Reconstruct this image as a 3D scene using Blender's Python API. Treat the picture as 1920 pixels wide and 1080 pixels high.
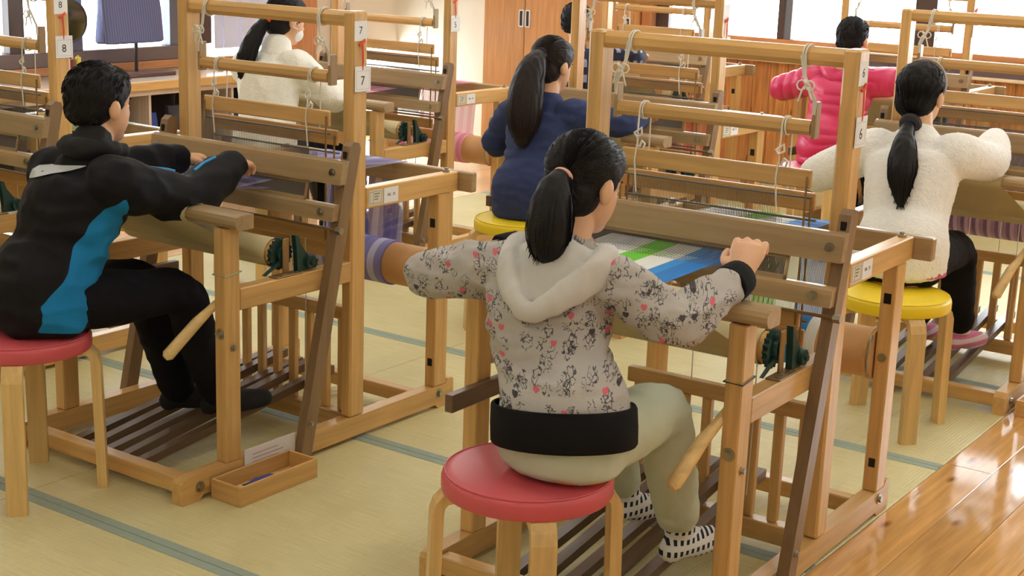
import bpy, bmesh, math, random
from mathutils import Vector, Matrix, noise
from mathutils.bvhtree import BVHTree

for o in list(bpy.data.objects): bpy.data.objects.remove(o, do_unlink=True)
SC = bpy.context.scene
COL = SC.collection
random.seed(7)

# ------------------------------------------------------------------ camera
FPX, CAM = 2743.3, Vector((3.5014, -2.4857, 1.5232))
YAW, PITCH, ROLL = 0.6093, -0.2411, 0.0359
fw = Vector((-math.sin(YAW)*math.cos(PITCH), math.cos(YAW)*math.cos(PITCH), math.sin(PITCH)))
rt = Vector((math.cos(YAW), math.sin(YAW), 0)); up = rt.cross(fw)
r2 = rt*math.cos(ROLL)+up*math.sin(ROLL); u2 = up*math.cos(ROLL)-rt*math.sin(ROLL)
cd = bpy.data.cameras.new('camera'); cam = bpy.data.objects.new('camera', cd); COL.objects.link(cam)
cd.sensor_fit = 'HORIZONTAL'; cd.sensor_width = 36; cd.lens = FPX/1920*36; cd.clip_start = .05
M = Matrix((r2, u2, -fw)).transposed().to_4x4(); M.translation = CAM; cam.matrix_world = M
SC.camera = cam

# ------------------------------------------------------------------ world, light, exposure
wd = bpy.data.worlds.new('overcast_sky'); SC.world = wd; wd.use_nodes = True
bg = wd.node_tree.nodes['Background']; bg.inputs[0].default_value = (.88, .94, 1, 1); bg.inputs[1].default_value = 14.0
SC.view_settings.view_transform = 'Standard'; SC.view_settings.look = 'None'
SC.view_settings.gamma = 1; SC.view_settings.use_curve_mapping = False
SC.view_settings.exposure = 0.16
FILL_STRENGTH = 7.6

# ------------------------------------------------------------------ materials
def lin(r, g, b):
    f = lambda c: (c/255/12.92 if c/255 <= .04045 else ((c/255+.055)/1.055)**2.4)
    return (f(r), f(g), f(b), 1)
def nmat(name):
    m = bpy.data.materials.new(name); m.use_nodes = True
    return m, m.node_tree.nodes, m.node_tree.links, m.node_tree.nodes['Principled BSDF']
def flat(name, rgb, rough=.6, metal=0, spec=.5, bump=0, bscale=200, var=0, vscale=8):
    m, N, L, P = nmat(name)
    P.inputs['Base Color'].default_value = lin(*rgb); P.inputs['Roughness'].default_value = rough
    P.inputs['Metallic'].default_value = metal; P.inputs['Specular IOR Level'].default_value = spec
    tc = N.new('ShaderNodeTexCoord')
    if var:
        nz = N.new('ShaderNodeTexNoise'); nz.inputs['Scale'].default_value = vscale; nz.inputs['Detail'].default_value = 4
        L.new(tc.outputs['Object'], nz.inputs['Vector'])
        mx = N.new('ShaderNodeMix'); mx.data_type = 'RGBA'; L.new(nz.outputs['Fac'], mx.inputs['Factor'])
        mx.inputs['A'].default_value = lin(*[max(0, c*(1-var)) for c in rgb]); mx.inputs['B'].default_value = lin(*[min(255, c*(1+var)) for c in rgb])
        L.new(mx.outputs['Result'], P.inputs['Base Color'])
    if bump:
        nz = N.new('ShaderNodeTexNoise'); nz.inputs['Scale'].default_value = bscale; nz.inputs['Detail'].default_value = 3
        L.new(tc.outputs['Object'], nz.inputs['Vector'])
        b = N.new('ShaderNodeBump'); b.inputs['Strength'].default_value = bump; b.inputs['Distance'].default_value = .004
        L.new(nz.outputs['Fac'], b.inputs['Height']); L.new(b.outputs['Normal'], P.inputs['Normal'])
    return m
WOODS = {}
def wood(name, rgb, axis='z', rough=.33, contrast=.09, knots=0):
    key = name+axis
    if key in WOODS: return WOODS[key]
    m, N, L, P = nmat(name+'_grain_'+axis)
    tc = N.new('ShaderNodeTexCoord'); oi = N.new('ShaderNodeObjectInfo')
    mp = N.new('ShaderNodeMapping'); s = {'x': (2.2, 34, 34), 'y': (34, 2.2, 34), 'z': (34, 34, 2.2)}[axis]
    mp.inputs['Scale'].default_value = s
    off = N.new('ShaderNodeVectorMath'); off.operation = 'SCALE'; off.inputs[0].default_value = (7, 5, 3)
    L.new(oi.outputs['Random'], off.inputs['Scale'])
    ad = N.new('ShaderNodeVectorMath'); L.new(tc.outputs['Object'], ad.inputs[0]); L.new(off.outputs[0], ad.inputs[1])
    L.new(ad.outputs[0], mp.inputs['Vector'])
    nz = N.new('ShaderNodeTexNoise'); nz.inputs['Scale'].default_value = 1.6; nz.inputs['Detail'].default_value = 6; nz.inputs['Distortion'].default_value = .4
    L.new(mp.outputs[0], nz.inputs['Vector'])
    rp = N.new('ShaderNodeValToRGB'); e = rp.color_ramp.elements
    e[0].position = .3; e[0].color = lin(*[c*(1-contrast) for c in rgb]); e[1].position = .72; e[1].color = lin(*[min(255, c*(1+contrast*.55)) for c in rgb])
    L.new(nz.outputs['Fac'], rp.inputs[0])
    hs = N.new('ShaderNodeHueSaturation'); mr = N.new('ShaderNodeMapRange'); mr.inputs['To Min'].default_value = .88; mr.inputs['To Max'].default_value = 1.1
    L.new(oi.outputs['Random'], mr.inputs['Value']); L.new(mr.outputs[0], hs.inputs['Value']); L.new(rp.outputs[0], hs.inputs['Color'])
    last = hs.outputs[0]
    if knots:
        vm = N.new('ShaderNodeMapping'); vm.inputs['Scale'].default_value = {'x': (1.6, 6, .01), 'y': (5, 2.0, .01), 'z': (7, .01, 2.2)}[axis]
        L.new(ad.outputs[0], vm.inputs['Vector'])
        vo = N.new('ShaderNodeTexVoronoi'); vo.voronoi_dimensions = '2D'; vo.inputs['Scale'].default_value = 1.5*knots; L.new(vm.outputs[0], vo.inputs['Vector'])
        if axis == 'z': vm.inputs['Rotation'].default_value = (math.pi/2, 0, 0)
        kr = N.new('ShaderNodeValToRGB'); kr.color_ramp.elements[0].position = .02; kr.color_ramp.elements[1].position = .12
        sc0 = N.new('ShaderNodeSeparateColor'); L.new(vo.outputs['Color'], sc0.inputs[0]); gt = N.new('ShaderNodeMath'); gt.operation = 'GREATER_THAN'; gt.inputs[1].default_value = .4; L.new(sc0.outputs[0], gt.inputs[0])
        sm_ = N.new('ShaderNodeMath'); L.new(vo.outputs['Distance'], sm_.inputs[0]); L.new(gt.outputs[0], sm_.inputs[1]); L.new(sm_.outputs[0], kr.inputs[0])
        mx = N.new('ShaderNodeMix'); mx.data_type = 'RGBA'; mx.inputs['A'].default_value = lin(rgb[0]*.66, rgb[1]*.48, rgb[2]*.38)
        L.new(kr.outputs[0], mx.inputs['Factor']); L.new(last, mx.inputs['B']); last = mx.outputs['Result']
    L.new(last, P.inputs['Base Color']); P.inputs['Roughness'].default_value = rough
    b = N.new('ShaderNodeBump'); b.inputs['Strength'].default_value = .12; b.inputs['Distance'].default_value = .002
    L.new(nz.outputs['Fac'], b.inputs['Height']); L.new(b.outputs['Normal'], P.inputs['Normal'])
    WOODS[key] = m; return m
BEECH = (213, 168, 103); PALE = (228, 194, 132)
def beech(a): return wood('beech', BEECH, a)
def walnut(a): return wood('brown_wood', (166, 138, 98), a)
def darkw(a): return wood('dark_wood', (110, 86, 66), a)
def stripes(name, cols, scale=18.0, rough=.75, thread=900, axis=0, off=0.0):
    m, N, L, P = nmat(name)
    tc = N.new('ShaderNodeTexCoord'); sp = N.new('ShaderNodeSeparateXYZ'); L.new(tc.outputs['Object'], sp.inputs[0])
    ml = N.new('ShaderNodeMath'); ml.operation = 'MULTIPLY_ADD'; ml.inputs[1].default_value = scale; ml.inputs[2].default_value = off; L.new(sp.outputs[axis], ml.inputs[0])
    fr = N.new('ShaderNodeMath'); fr.operation = 'FRACT'; L.new(ml.outputs[0], fr.inputs[0])
    rp = N.new('ShaderNodeValToRGB'); rp.color_ramp.interpolation = 'CONSTANT'
    e = rp.color_ramp.elements; n = len(cols)
    while len(e) < n: e.new(.5)
    for i, c in enumerate(cols): e[i].position = i/n; e[i].color = lin(*c)
    L.new(fr.outputs[0], rp.inputs[0]); L.new(rp.outputs[0], P.inputs['Base Color']); P.inputs['Roughness'].default_value = rough
    w = N.new('ShaderNodeMath'); w.operation = 'SINE'; m2 = N.new('ShaderNodeMath'); m2.operation = 'MULTIPLY'; m2.inputs[1].default_value = thread
    L.new(sp.outputs[axis], m2.inputs[0]); L.new(m2.outputs[0], w.inputs[0])
    b = N.new('ShaderNodeBump'); b.inputs['Strength'].default_value = .35; b.inputs['Distance'].default_value = .002
    L.new(w.outputs[0], b.inputs['Height']); L.new(b.outputs['Normal'], P.inputs['Normal'])
    return m
STEEL = flat('steel', (170, 165, 150), .3, 1); IRONG = flat('green_painted_iron', (34, 66, 62), .4, .2, var=.15)
BRASS = flat('brass_iron', (150, 120, 78), .4, .5); BLACK = flat('black_hole', (20, 15, 12), .9)
CORD = flat('white_cotton_cord', (232, 226, 212), .9, bump=.4, bscale=900)
PAPER = flat('white_paper', (232, 230, 228), .7); INK = flat('black_ink', (40, 40, 44), .8); STICK = flat('cream_sticker', (214, 206, 184), .6)
REDS = flat('red_string', (226, 84, 60), .8); CREAM = flat('cream_apron_cloth', (206, 192, 150), .85, bump=.2, bscale=700, var=.05)
CARD = flat('tan_cardboard_roll', (206, 158, 104), .6, var=.06); WIRE = flat('heddle_wire', (120, 116, 110), .4, .7)
REEDM = flat('reed_wire', (128, 120, 112), .5, .5)

# ------------------------------------------------------------------ geometry helpers
def cbox(x0, x1, y0, y1, z0, z1, c=.003):
    c = min(c, (x1-x0)*.4, (y1-y0)*.4, (z1-z0)*.4)
    V = []; idx = {}
    for sx in (0, 1):
        for sy in (0, 1):
            for sz in (0, 1):
                p = [(x0, x1)[sx], (y0, y1)[sy], (z0, z1)[sz]]; d = [(c, -c)[sx], (c, -c)[sy], (c, -c)[sz]]
                for k in range(3):
                    q = [p[i]+(d[i] if i != k else 0) for i in range(3)]
                    idx[sx, sy, sz, k] = len(V); V.append(tuple(q))
    F = []
    for k in range(3):
        a, b = [(1, 2), (2, 0), (0, 1)][k]
        for s in (0, 1):
            f = []
            for ua, ub in ((0, 0), (1, 0), (1, 1), (0, 1)):
                t = [0, 0, 0]; t[k] = s; t[a] = ua; t[b] = ub; f.append(idx[t[0], t[1], t[2], k])
            F.append(f if s else f[::-1])
    for k in range(3):
        a, b = [(1, 2), (2, 0), (0, 1)][k]
        for sa in (0, 1):
            for sb in (0, 1):
                t0 = [0, 0, 0]; t0[a] = sa; t0[b] = sb; t1 = list(t0); t1[k] = 1
                F.append([idx[(*t0, a)], idx[(*t1, a)], idx[(*t1, b)], idx[(*t0, b)]])
    for sx in (0, 1):
        for sy in (0, 1):
            for sz in (0, 1): F.append([idx[sx, sy, sz, 0], idx[sx, sy, sz, 1], idx[sx, sy, sz, 2]])
    return V, F
def prism(prof, axis, a0, a1):
    n = len(prof); V = []
    for a in (a0, a1):
        for p, q in prof: V.append({'x': (a, p, q), 'y': (p, a, q), 'z': (p, q, a)}[axis])
    F = [list(range(n))[::-1], list(range(n, 2*n))]
    for i in range(n): j = (i+1) % n; F.append([i, j, n+j, n+i])
    return V, F
def frame_of(d):
    d = Vector(d).normalized(); a = Vector((0, 0, 1)) if abs(d.z) < .9 else Vector((1, 0, 0))
    s = d.cross(a).normalized(); return s, s.cross(d).normalized()
def tube(pts, r, n=8, caps=True, closed=False):
    pts = [Vector(p) for p in pts]; rr = r if isinstance(r, (list, tuple)) else [r]*len(pts)
    V = []; F = []; m = len(pts); s, t = frame_of((pts[1]-pts[0]) if m > 1 else (0, 0, 1))
    for i, p in enumerate(pts):
        d = (pts[(i+1) % m]-pts[i-1]) if closed else pts[min(i+1, m-1)]-pts[max(i-1, 0)]
        if d.length < 1e-9: d = Vector((0, 0, 1))
        d.normalize(); s = (s-d*s.dot(d))
        s = s.normalized() if s.length > 1e-6 else frame_of(d)[0]
        t = d.cross(s)
        for k in range(n):
            a = 2*math.pi*k/n; V.append(tuple(p+s*(math.cos(a)*rr[i])+t*(math.sin(a)*rr[i])))
    for i in range(m if closed else m-1):
        j = (i+1) % m
        for k in range(n): l = (k+1) % n; F.append([i*n+k, i*n+l, j*n+l, j*n+k])
    if caps and not closed:
        F.append(list(range(n))[::-1]); F.append([(m-1)*n+k for k in range(n)])
    return V, F
def cyl(p0, p1, r, n=16): return tube([p0, p1], r, n)
def mg(*gs):
    V = []; F = []
    for v, f in gs:
        o = len(V); V += list(v); F += [[i+o for i in q] for q in f]
    return V, F
def sheet(rows):
    m = len(rows[0]); V = [tuple(p) for r in rows for p in r]
    F = [[i*m+j, i*m+j+1, (i+1)*m+j+1, (i+1)*m+j] for i in range(len(rows)-1) for j in range(m-1)]
    return V, F
def mesh(name, g, mat, smooth=False):
    me = bpy.data.meshes.new(name); me.from_pydata([tuple(v) for v in g[0]], [], [list(f) for f in g[1]]); me.update()
    if mat: me.materials.append(mat)
    if smooth:
        me.polygons.foreach_set('use_smooth', [True]*len(me.polygons))
        try: me.set_sharp_from_angle(angle=math.radians(40))
        except Exception: pass
    return me
def part(name, g, mat, parent=None, smooth=False, label=None):
    me = g if isinstance(g, bpy.types.Mesh) else mesh(name, g, mat, smooth)
    o = bpy.data.objects.new(name, me); COL.objects.link(o)
    if parent: o.parent = parent
    if label: o['label'] = label
    return o
def tag(o, label=None, cat=None, group=None, kind=None):
    for k, v in (('label', label), ('category', cat), ('group', group), ('kind', kind)):
        if v: o[k] = v
    return o
def thing(name, label, cat, loc=(0, 0, 0), rz=0, group=None):
    o = bpy.data.objects.new(name, None); COL.objects.link(o); o.location = loc; o.rotation_euler = (0, 0, rz); o.empty_display_size = .1
    return tag(o, label, cat, group)
def struct(name, g, mat, parent=None, smooth=False):
    o = part(name, g, mat, parent, smooth)
    if not parent: o['kind'] = 'structure'
    return o
def text(name, body, size, mat, parent, mtx, align='CENTER'):
    cu = bpy.data.curves.new(name, 'FONT'); cu.body = body; cu.size = size; cu.align_x = align; cu.align_y = 'CENTER'; cu.extrude = .0002
    t = bpy.data.objects.new(name+'_curve', cu); COL.objects.link(t)
    dg = bpy.context.evaluated_depsgraph_get(); me = bpy.data.meshes.new_from_object(t.evaluated_get(dg))
    bpy.data.objects.remove(t, do_unlink=True); me.transform(mtx); me.materials.clear(); me.materials.append(mat)
    return part(name, me, mat, parent)
def disp_mesh(o, fn):
    me = o.data; vs = [(v.co.copy(), v.normal.copy()) for v in me.vertices]
    for v, (c, n) in zip(me.vertices, vs): v.co = c+n*fn(c, n)
    me.update()

# ------------------------------------------------------------------ the room
XL, XR, YB, YF, ZC = -3.58, 4.9, 6.05, -4.3, 2.75
TX0, TX1 = -1.55, 2.2
plank_w = lambda a: wood('pine_floor', (216, 164, 102), a, rough=.09, contrast=.1, knots=1)
plank_l = lambda a: wood('pinkish_floor', (232, 190, 144), a, rough=.2, contrast=.08, knots=0)
struct('floor', cbox(XL-.2, XR+.2, YF-.2, YB+.2, -.06, -.012, .001), flat('subfloor', (120, 84, 52), .8))
FLOOR = bpy.data.objects['floor']
def planks(x0, x1, w, y0, y1, L, matf):
    x = x0; k = 0
    while x < x1-.01:
        xe = min(x+w, x1); y = y0-((k*.73) % 1)*L
        while y < y1:
            a, b = max(y, y0), min(y+L, y1)
            if b-a > .02: part('plank', cbox(x+.0007, xe-.0007, a+.0006, b-.0006, -.012, 0, .0012), matf('y'), FLOOR)
            y += L
        x = xe; k += 1
planks(TX1+.001, 4.9, .14, -1.2, YB, 2.9, plank_w)
planks(TX1+.001, 4.9, .675, YF, -1.2, 3.2, plank_w)
planks(XL, TX0-.005, .145, YF, YB, 3.4, plank_l)
# tatami mats with cloth borders
def tatami_mat():
    m, N, L, P = nmat('tatami_rush'); tc = N.new('ShaderNodeTexCoord'); sp = N.new('ShaderNodeSeparateXYZ'); L.new(tc.outputs['Object'], sp.inputs[0])
    a = N.new('ShaderNodeMath'); a.operation = 'MULTIPLY'; a.inputs[1].default_value = 2*math.pi/.011; L.new(sp.outputs[0], a.inputs[0])
    s = N.new('ShaderNodeMath'); s.operation = 'SINE'; L.new(a.outputs[0], s.inputs[0])
    mp = N.new('ShaderNodeMapping'); mp.inputs['Scale'].default_value = (3, 160, 1); L.new(tc.outputs['Object'], mp.inputs[0])
    nz = N.new('ShaderNodeTexNoise'); nz.inputs['Scale'].default_value = 2.5; nz.inputs['Detail'].default_value = 5; L.new(mp.outputs[0], nz.inputs['Vector'])
    n2 = N.new('ShaderNodeTexNoise'); n2.inputs['Scale'].default_value = 2.2; n2.inputs['Detail'].default_value = 3; L.new(tc.outputs['Object'], n2.inputs['Vector'])
    rp = N.new('ShaderNodeValToRGB'); rp.color_ramp.elements[0].position = .25; rp.color_ramp.elements[0].color = lin(200, 186, 128); rp.color_ramp.elements[1].position = .75; rp.color_ramp.elements[1].color = lin(228, 218, 168)
    L.new(nz.outputs['Fac'], rp.inputs[0])
    mx = N.new('ShaderNodeMix'); mx.data_type = 'RGBA'; mx.blend_type = 'MULTIPLY'; mx.inputs['Factor'].default_value = .5
    r2_ = N.new('ShaderNodeValToRGB'); r2_.color_ramp.elements[0].color = (.78, .74, .66, 1); r2_.color_ramp.elements[0].position = .3; r2_.color_ramp.elements[1].position = .7
    L.new(n2.outputs['Fac'], r2_.inputs[0]); L.new(rp.outputs[0], mx.inputs['A']); L.new(r2_.outputs[0], mx.inputs['B']); L.new(mx.outputs['Result'], P.inputs['Base Color'])
    P.inputs['Roughness'].default_value = .55
    ad = N.new('ShaderNodeMath'); L.new(s.outputs[0], ad.inputs[0]); L.new(nz.outputs['Fac'], ad.inputs[1])
    b = N.new('ShaderNodeBump'); b.inputs['Strength'].default_value = .3; b.inputs['Distance'].default_value = .001; L.new(ad.outputs[0], b.inputs['Height']); L.new(b.outputs['Normal'], P.inputs['Normal'])
    return m
TAT = tatami_mat(); HERI = flat('green_border_cloth', (152, 164, 148), .8, bump=.3, bscale=1200, var=.06, vscale=60)
MY, MX, HB = .925, (TX1-TX0)/2, .03
for j in range(-5, 7):
    y0 = -.2+j*MY; y1 = y0+MY
    if j == 6: y1 = min(y1, YB-.06)
    for i in range(2):
        x0 = TX0+i*MX; x1 = x0+MX
        t = part('tatami_mat', cbox(x0+.001, x1-.001, y0+.001, y1-.001, -.012, 0, .002), TAT, FLOOR)
        for yy in ((y0+.001, y0+HB), (y1-HB, y1-.001)):
            part('border', cbox(x0+.001, x1-.001, yy[0], yy[1], -.002, .0012, .0006), HERI, t)
WALLM = flat('cream_wall_paper', (232, 228, 212), .8, bump=.15, bscale=300)
# back wall: cream part, window band, planked wainscot
BX = -1.47
struct('wall_back', mg(cbox(XL-.1, BX, YB, YB+.12, 0, ZC, .001), cbox(BX, XR, YB+.02, YB+.12, 0, .80, .001), cbox(BX, XR, YB, YB+.12, 2.1, ZC, .001), cbox(4.3, XR, YB, YB+.12, .8, 2.1, .001)), WALLM)
WB = bpy.data.objects['wall_back']
pine = lambda a: wood('wainscot_pine', (222, 152, 86), a, rough=.35, contrast=.2, knots=1)
x = BX
while x < XR-.01:
    xe = min(x+.118, XR); part('plank', cbox(x+.001, xe-.001, YB-.004, YB+.02, .09, .765, .0025), pine('z'), WB); x = xe
struct('baseboard_back', cbox(BX, XR, YB-.012, YB+.018, 0, .09, .003), pine('x'))
orange = lambda a: wood('orange_wood', (204, 138, 88), a, rough=.35, contrast=.12)
struct('trim_1', cbox(BX, XR, YB-.075, YB+.02, .765, .785, .004), wood('pale_ledge', (232, 206, 170), 'x', rough=.2, contrast=.06))
struct('trim_2', cbox(BX, XR, YB-.02, YB+.02, .785, .825, .002), flat('grey_purple_strip', (112, 92, 98), .5))
struct('trim_3', cbox(BX, XR, YB-.012, YB+.02, .825, .86, .002), orange('x'))
struct('trim_4', cbox(BX, XR, YB-.06, YB+.05, .86, .872, .003), wood('pale_ledge', (232, 206, 170), 'x', rough=.2, contrast=.06))
FRB = flat('dark_brown_frame', (78, 58, 50), .45, var=.08); FRG = flat('grey_aluminium_frame', (120, 124, 136), .35, .6)
def glass():
    m, N, L, P = nmat('window_glass'); N.remove(P); out = N['Material Output']
    t = N.new('ShaderNodeBsdfTransparent'); t.inputs[0].default_value = (.97, .985, .98, 1); g = N.new('ShaderNodeBsdfGlossy'); g.inputs['Roughness'].default_value = .02
    f = N.new('ShaderNodeFresnel'); f.inputs[0].default_value = 1.45; mx = N.new('ShaderNodeMixShader')
    L.new(f.outputs[0], mx.inputs[0]); L.new(t.outputs[0], mx.inputs[1]); L.new(g.outputs[0], mx.inputs[2]); L.new(mx.outputs[0], out.inputs[0]); return m
GLASS = glass()
w1 = struct('window_1', cbox(BX, 4.3, YB+.03, YB+.09, .872, .905, .003), orange('x'))
part('jamb', cbox(BX, BX+.07, YB-.03, YB+.1, .872, 2.1, .003), orange('z'), w1)
part('head_rail', cbox(BX, 4.3, YB+.02, YB+.1, 2.05, 2.1, .003), FRB, w1)
bars = [(-1.395, -1.30, FRB), (-.52, -.475, FRB), (-.47, -.425, FRG), (.36, .49, FRB), (1.33, 1.42, FRB), (2.26, 2.36, FRB), (3.2, 3.3, FRB), (4.22, 4.3, FRB)]
for a, b, mm in bars: part('mullion', cbox(a, b, YB+.03, YB+.085, .905, 2.05, .003), mm, w1)
for (a, b) in zip([q[1] for q in bars[:-1]], [q[0] for q in bars[1:]]):
    if b-a > .06: part('pane', cbox(a, b, YB+.055, YB+.06, .905, 2.05, .0005), GLASS, w1)
# left wall
LW = [(YF, 2.2), (4.8, YB)]
struct('wall_left', mg(cbox(XL-.12, XL, YF, 2.0, 0, ZC, .001), cbox(XL-.12, XL, 2.0, 5.4, 0, .64, .001), cbox(XL-.12, XL, 2.0, 5.4, 2.1, ZC, .001), cbox(XL-.12, XL, 5.14, YB, .64, 2.1, .001)), flat('tan_wall_paper', (216, 204, 186), .8, bump=.15, bscale=300))
LWL = bpy.data.objects['wall_left']
part('wood_strip', cbox(XL, XL+.02, 2.0, 4.85, .60, .65, .003), orange('y'), LWL)
w2 = struct('window_2', cbox(XL-.09, XL+.01, 2.0, 4.13, .65, .735, .004), flat('grey_brown_frame', (112, 94, 88), .45))
for a, b, mm in [(2.0, 2.08, FRB), (2.655, 2.755, FRB), (3.06, 3.16, FRG), (3.83, 3.91, FRG), (4.05, 4.18, FRB)]: part('mullion', cbox(XL-.08, XL+.005, a, b, .735, 2.1, .003), mm, w2)
for a, b in [(2.08, 2.655), (2.755, 3.06), (3.16, 3.83), (3.91, 4.05)]: part('pane', cbox(XL-.05, XL-.045, a, b, .735, 2.1, .0005), GLASS, w2)
# vertical lilac-white blind slats
BL = flat('lilac_white_blind', (206, 206, 226), .7, var=.05)
bl = thing('vertical_blind', 'pale lilac vertical slat blind beside the brown window frame', 'blind', (XL+.0, 4.2, .70))
for k in range(8): part('slat', cbox(.004+.008*(k % 2), .009+.008*(k % 2), k*.076, k*.076+.088, .0, 1.4, .001), BL, bl)
part('head_rail', cbox(.0, .03, -.01, .62, 1.36, 1.4, .002), FRG, bl)
bo = struct('door_1', cbox(XL, XL+.035, 4.83, 5.14, .55, 2.1, .004), orange('z'))
struct('trim_5', cbox(XL, XL+.03, 5.31, 5.375, 0, 2.4, .003), beech('z'))
struct('baseboard_left', cbox(XL, XL+.015, YF, YB, 0, .08, .002), orange('y'))
# unseen rest of the shell
struct('ceiling', cbox(XL-.2, XR+.2, YF-.2, YB+.2, ZC, ZC+.1, .001), flat('white_ceiling', (236, 234, 228), .85))
struct('wall_right', cbox(XR, XR+.12, YF, YB, 0, ZC, .001), WALLM)
struct('wall_front', cbox(XL, XR, YF-.12, YF, 0, ZC, .001), WALLM)
LM, N_, L_, P_ = nmat('fill_lamp_tube'); P_.inputs['Emission Color'].default_value = (1, .985, .93, 1); P_.inputs['Emission Strength'].default_value = FILL_STRENGTH; P_.inputs['Base Color'].default_value = (1, 1, 1, 1)
LB = flat('fill_lamp_housing', (235, 235, 232), .5)
for i, lx in enumerate((-2.3, -.2, 1.9, 3.9)):  # lamps on the unseen ceiling, added to give the room fill light
    for j, ly in enumerate((-2.4, .2, 2.7, 5.0)):
        l = thing('fill_lamp', 'unseen ceiling lamp added for fill light', 'lamp', (lx, ly, ZC), 0, 'unseen fill lamps')
        part('housing', cbox(-.14, .14, -.62, .62, -.05, 0, .006), LB, l); part('tube', cbox(-.11, .11, -.6, .6, -.075, -.051, .01), LM, l)
# tall cupboard with two doors on the back wall
cw = wood('cupboard_wood', (216, 158, 100), 'z', rough=.3, contrast=.08)
cb = thing('tall_cupboard', 'orange-brown tall cupboard with two doors and chrome recessed handles', 'cupboard', (-2.70, YB-.1, 0))
part('body', cbox(0, 1.22, 0, .098, 0, 2.1, .003), wood('cupboard_wood', (216, 158, 100), 'z'), cb)
for k in range(3):
    x0 = -.005+.355*k if k else .005; x0 = (.005, .354, .79)[k]; x1 = (.350, .785, 1.215)[k]
    d = part('door', cbox(x0, x1, -.018, -.001, .06, 2.09, .003), cw, cb)
    hx = (.325, .379, 1.18)[k]
    part('handle', mg(cbox(hx-.021, hx-.012, -.026, -.017, .865, .975, .001), cbox(hx+.012, hx+.021, -.026, -.017, .865, .975, .001), cbox(hx-.017, hx+.017, -.024, -.017, .97, .98, .001), cbox(hx-.017, hx+.017, -.024, -.017, .86, .87, .001)), flat('bright_chrome', (226, 226, 228), .25), d, label='chrome handle frame')
    part('handle_recess', cbox(hx-.012, hx+.012, -.0195, -.0175, .87, .97, .0005), flat('dark_recess', (60, 58, 56), .5), d)
# counter along the left windows
ct = thing('long_counter', 'long pale-topped wooden counter below the left window', 'counter', (XL, 1.2, 0))
part('worktop', cbox(.022, .46, 0, 3.55, .55, .585, .004), wood('glossy_pale_top', (228, 214, 198), 'y', rough=.12, contrast=.04), ct)
part('edge_board', cbox(.46, .482, 0, 3.55, .535, .59, .006), beech('y'), ct)
part('apron_board', cbox(.43, .452, 0, 3.55, .505, .549, .002), wood('pale_board', (222, 206, 186), 'y'), ct)
part('back_panel', cbox(.022, .034, 0, 3.55, .02, .549, .002), flat('dark_panel', (46, 40, 40), .8), ct)
part('bottom_shelf', cbox(.034, .42, 0, 3.55, .06, .08, .002), flat('dark_shelf', (70, 56, 48), .7), ct)
for k in range(6): part('divider', cbox(.036, .425, .1+k*.66, .12+k*.66, .081, .549, .002), wood('pale_board', (222, 206, 186), 'z'), ct)
# ------------------------------------------------------------------ looms
LWD, PW = .7266, .0406
def oct_ring(cy, cz, r): return [(cy+r*math.cos(math.pi/8+k*math.pi/4), cz+r*math.sin(math.pi/8+k*math.pi/4)) for k in range(8)]
def loop_yz(x, cy, cz, r, n=18, dx=.0): return [(x+dx*math.sin(2*math.pi*k/n*1.0), cy+r*math.cos(2*math.pi*k/n), cz+r*math.sin(2*math.pi*k/n)) for k in range(n)]
def bow(x, y, z, s=1.0, seed=0):
    rnd = random.Random(seed); g = []
    for sg in (-1, 1):
        pts = [(x, y, z)]
        a = rnd.uniform(.6, 1.1)
        for k in range(1, 8):
            t = k/8*2*math.pi
            pts.append((x+sg*s*(.020*a*(1-math.cos(t))*.8), y-.006, z+s*(.012*math.sin(t)-.006)))
        pts.append((x, y, z)); g.append(tube(pts, .0022, 6))
    for sg in (-1, 1):
        e = rnd.uniform(.7, 1.2)
        g.append(tube([(x, y, z), (x+sg*.010*s*e, y-.006, z-.016*s), (x+sg*.020*s*e, y-.004, z-.05*s*e)], .0024, 6))
    g.append(tube([(x-.006, y-.002, z+.005), (x, y-.008, z), (x+.006, y-.002, z-.006)], .0045, 6))
    return g
def hexbolt(p, d, r=.0105, h=.006):
    p = Vector(p); d = Vector(d); return mg(cyl(p, p+d*.0025, r*1.5, 14), cyl(p+d*.0025, p+d*(.0025+h), r, 6))
SEGSIDE = (0, LWD-PW)
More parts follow.
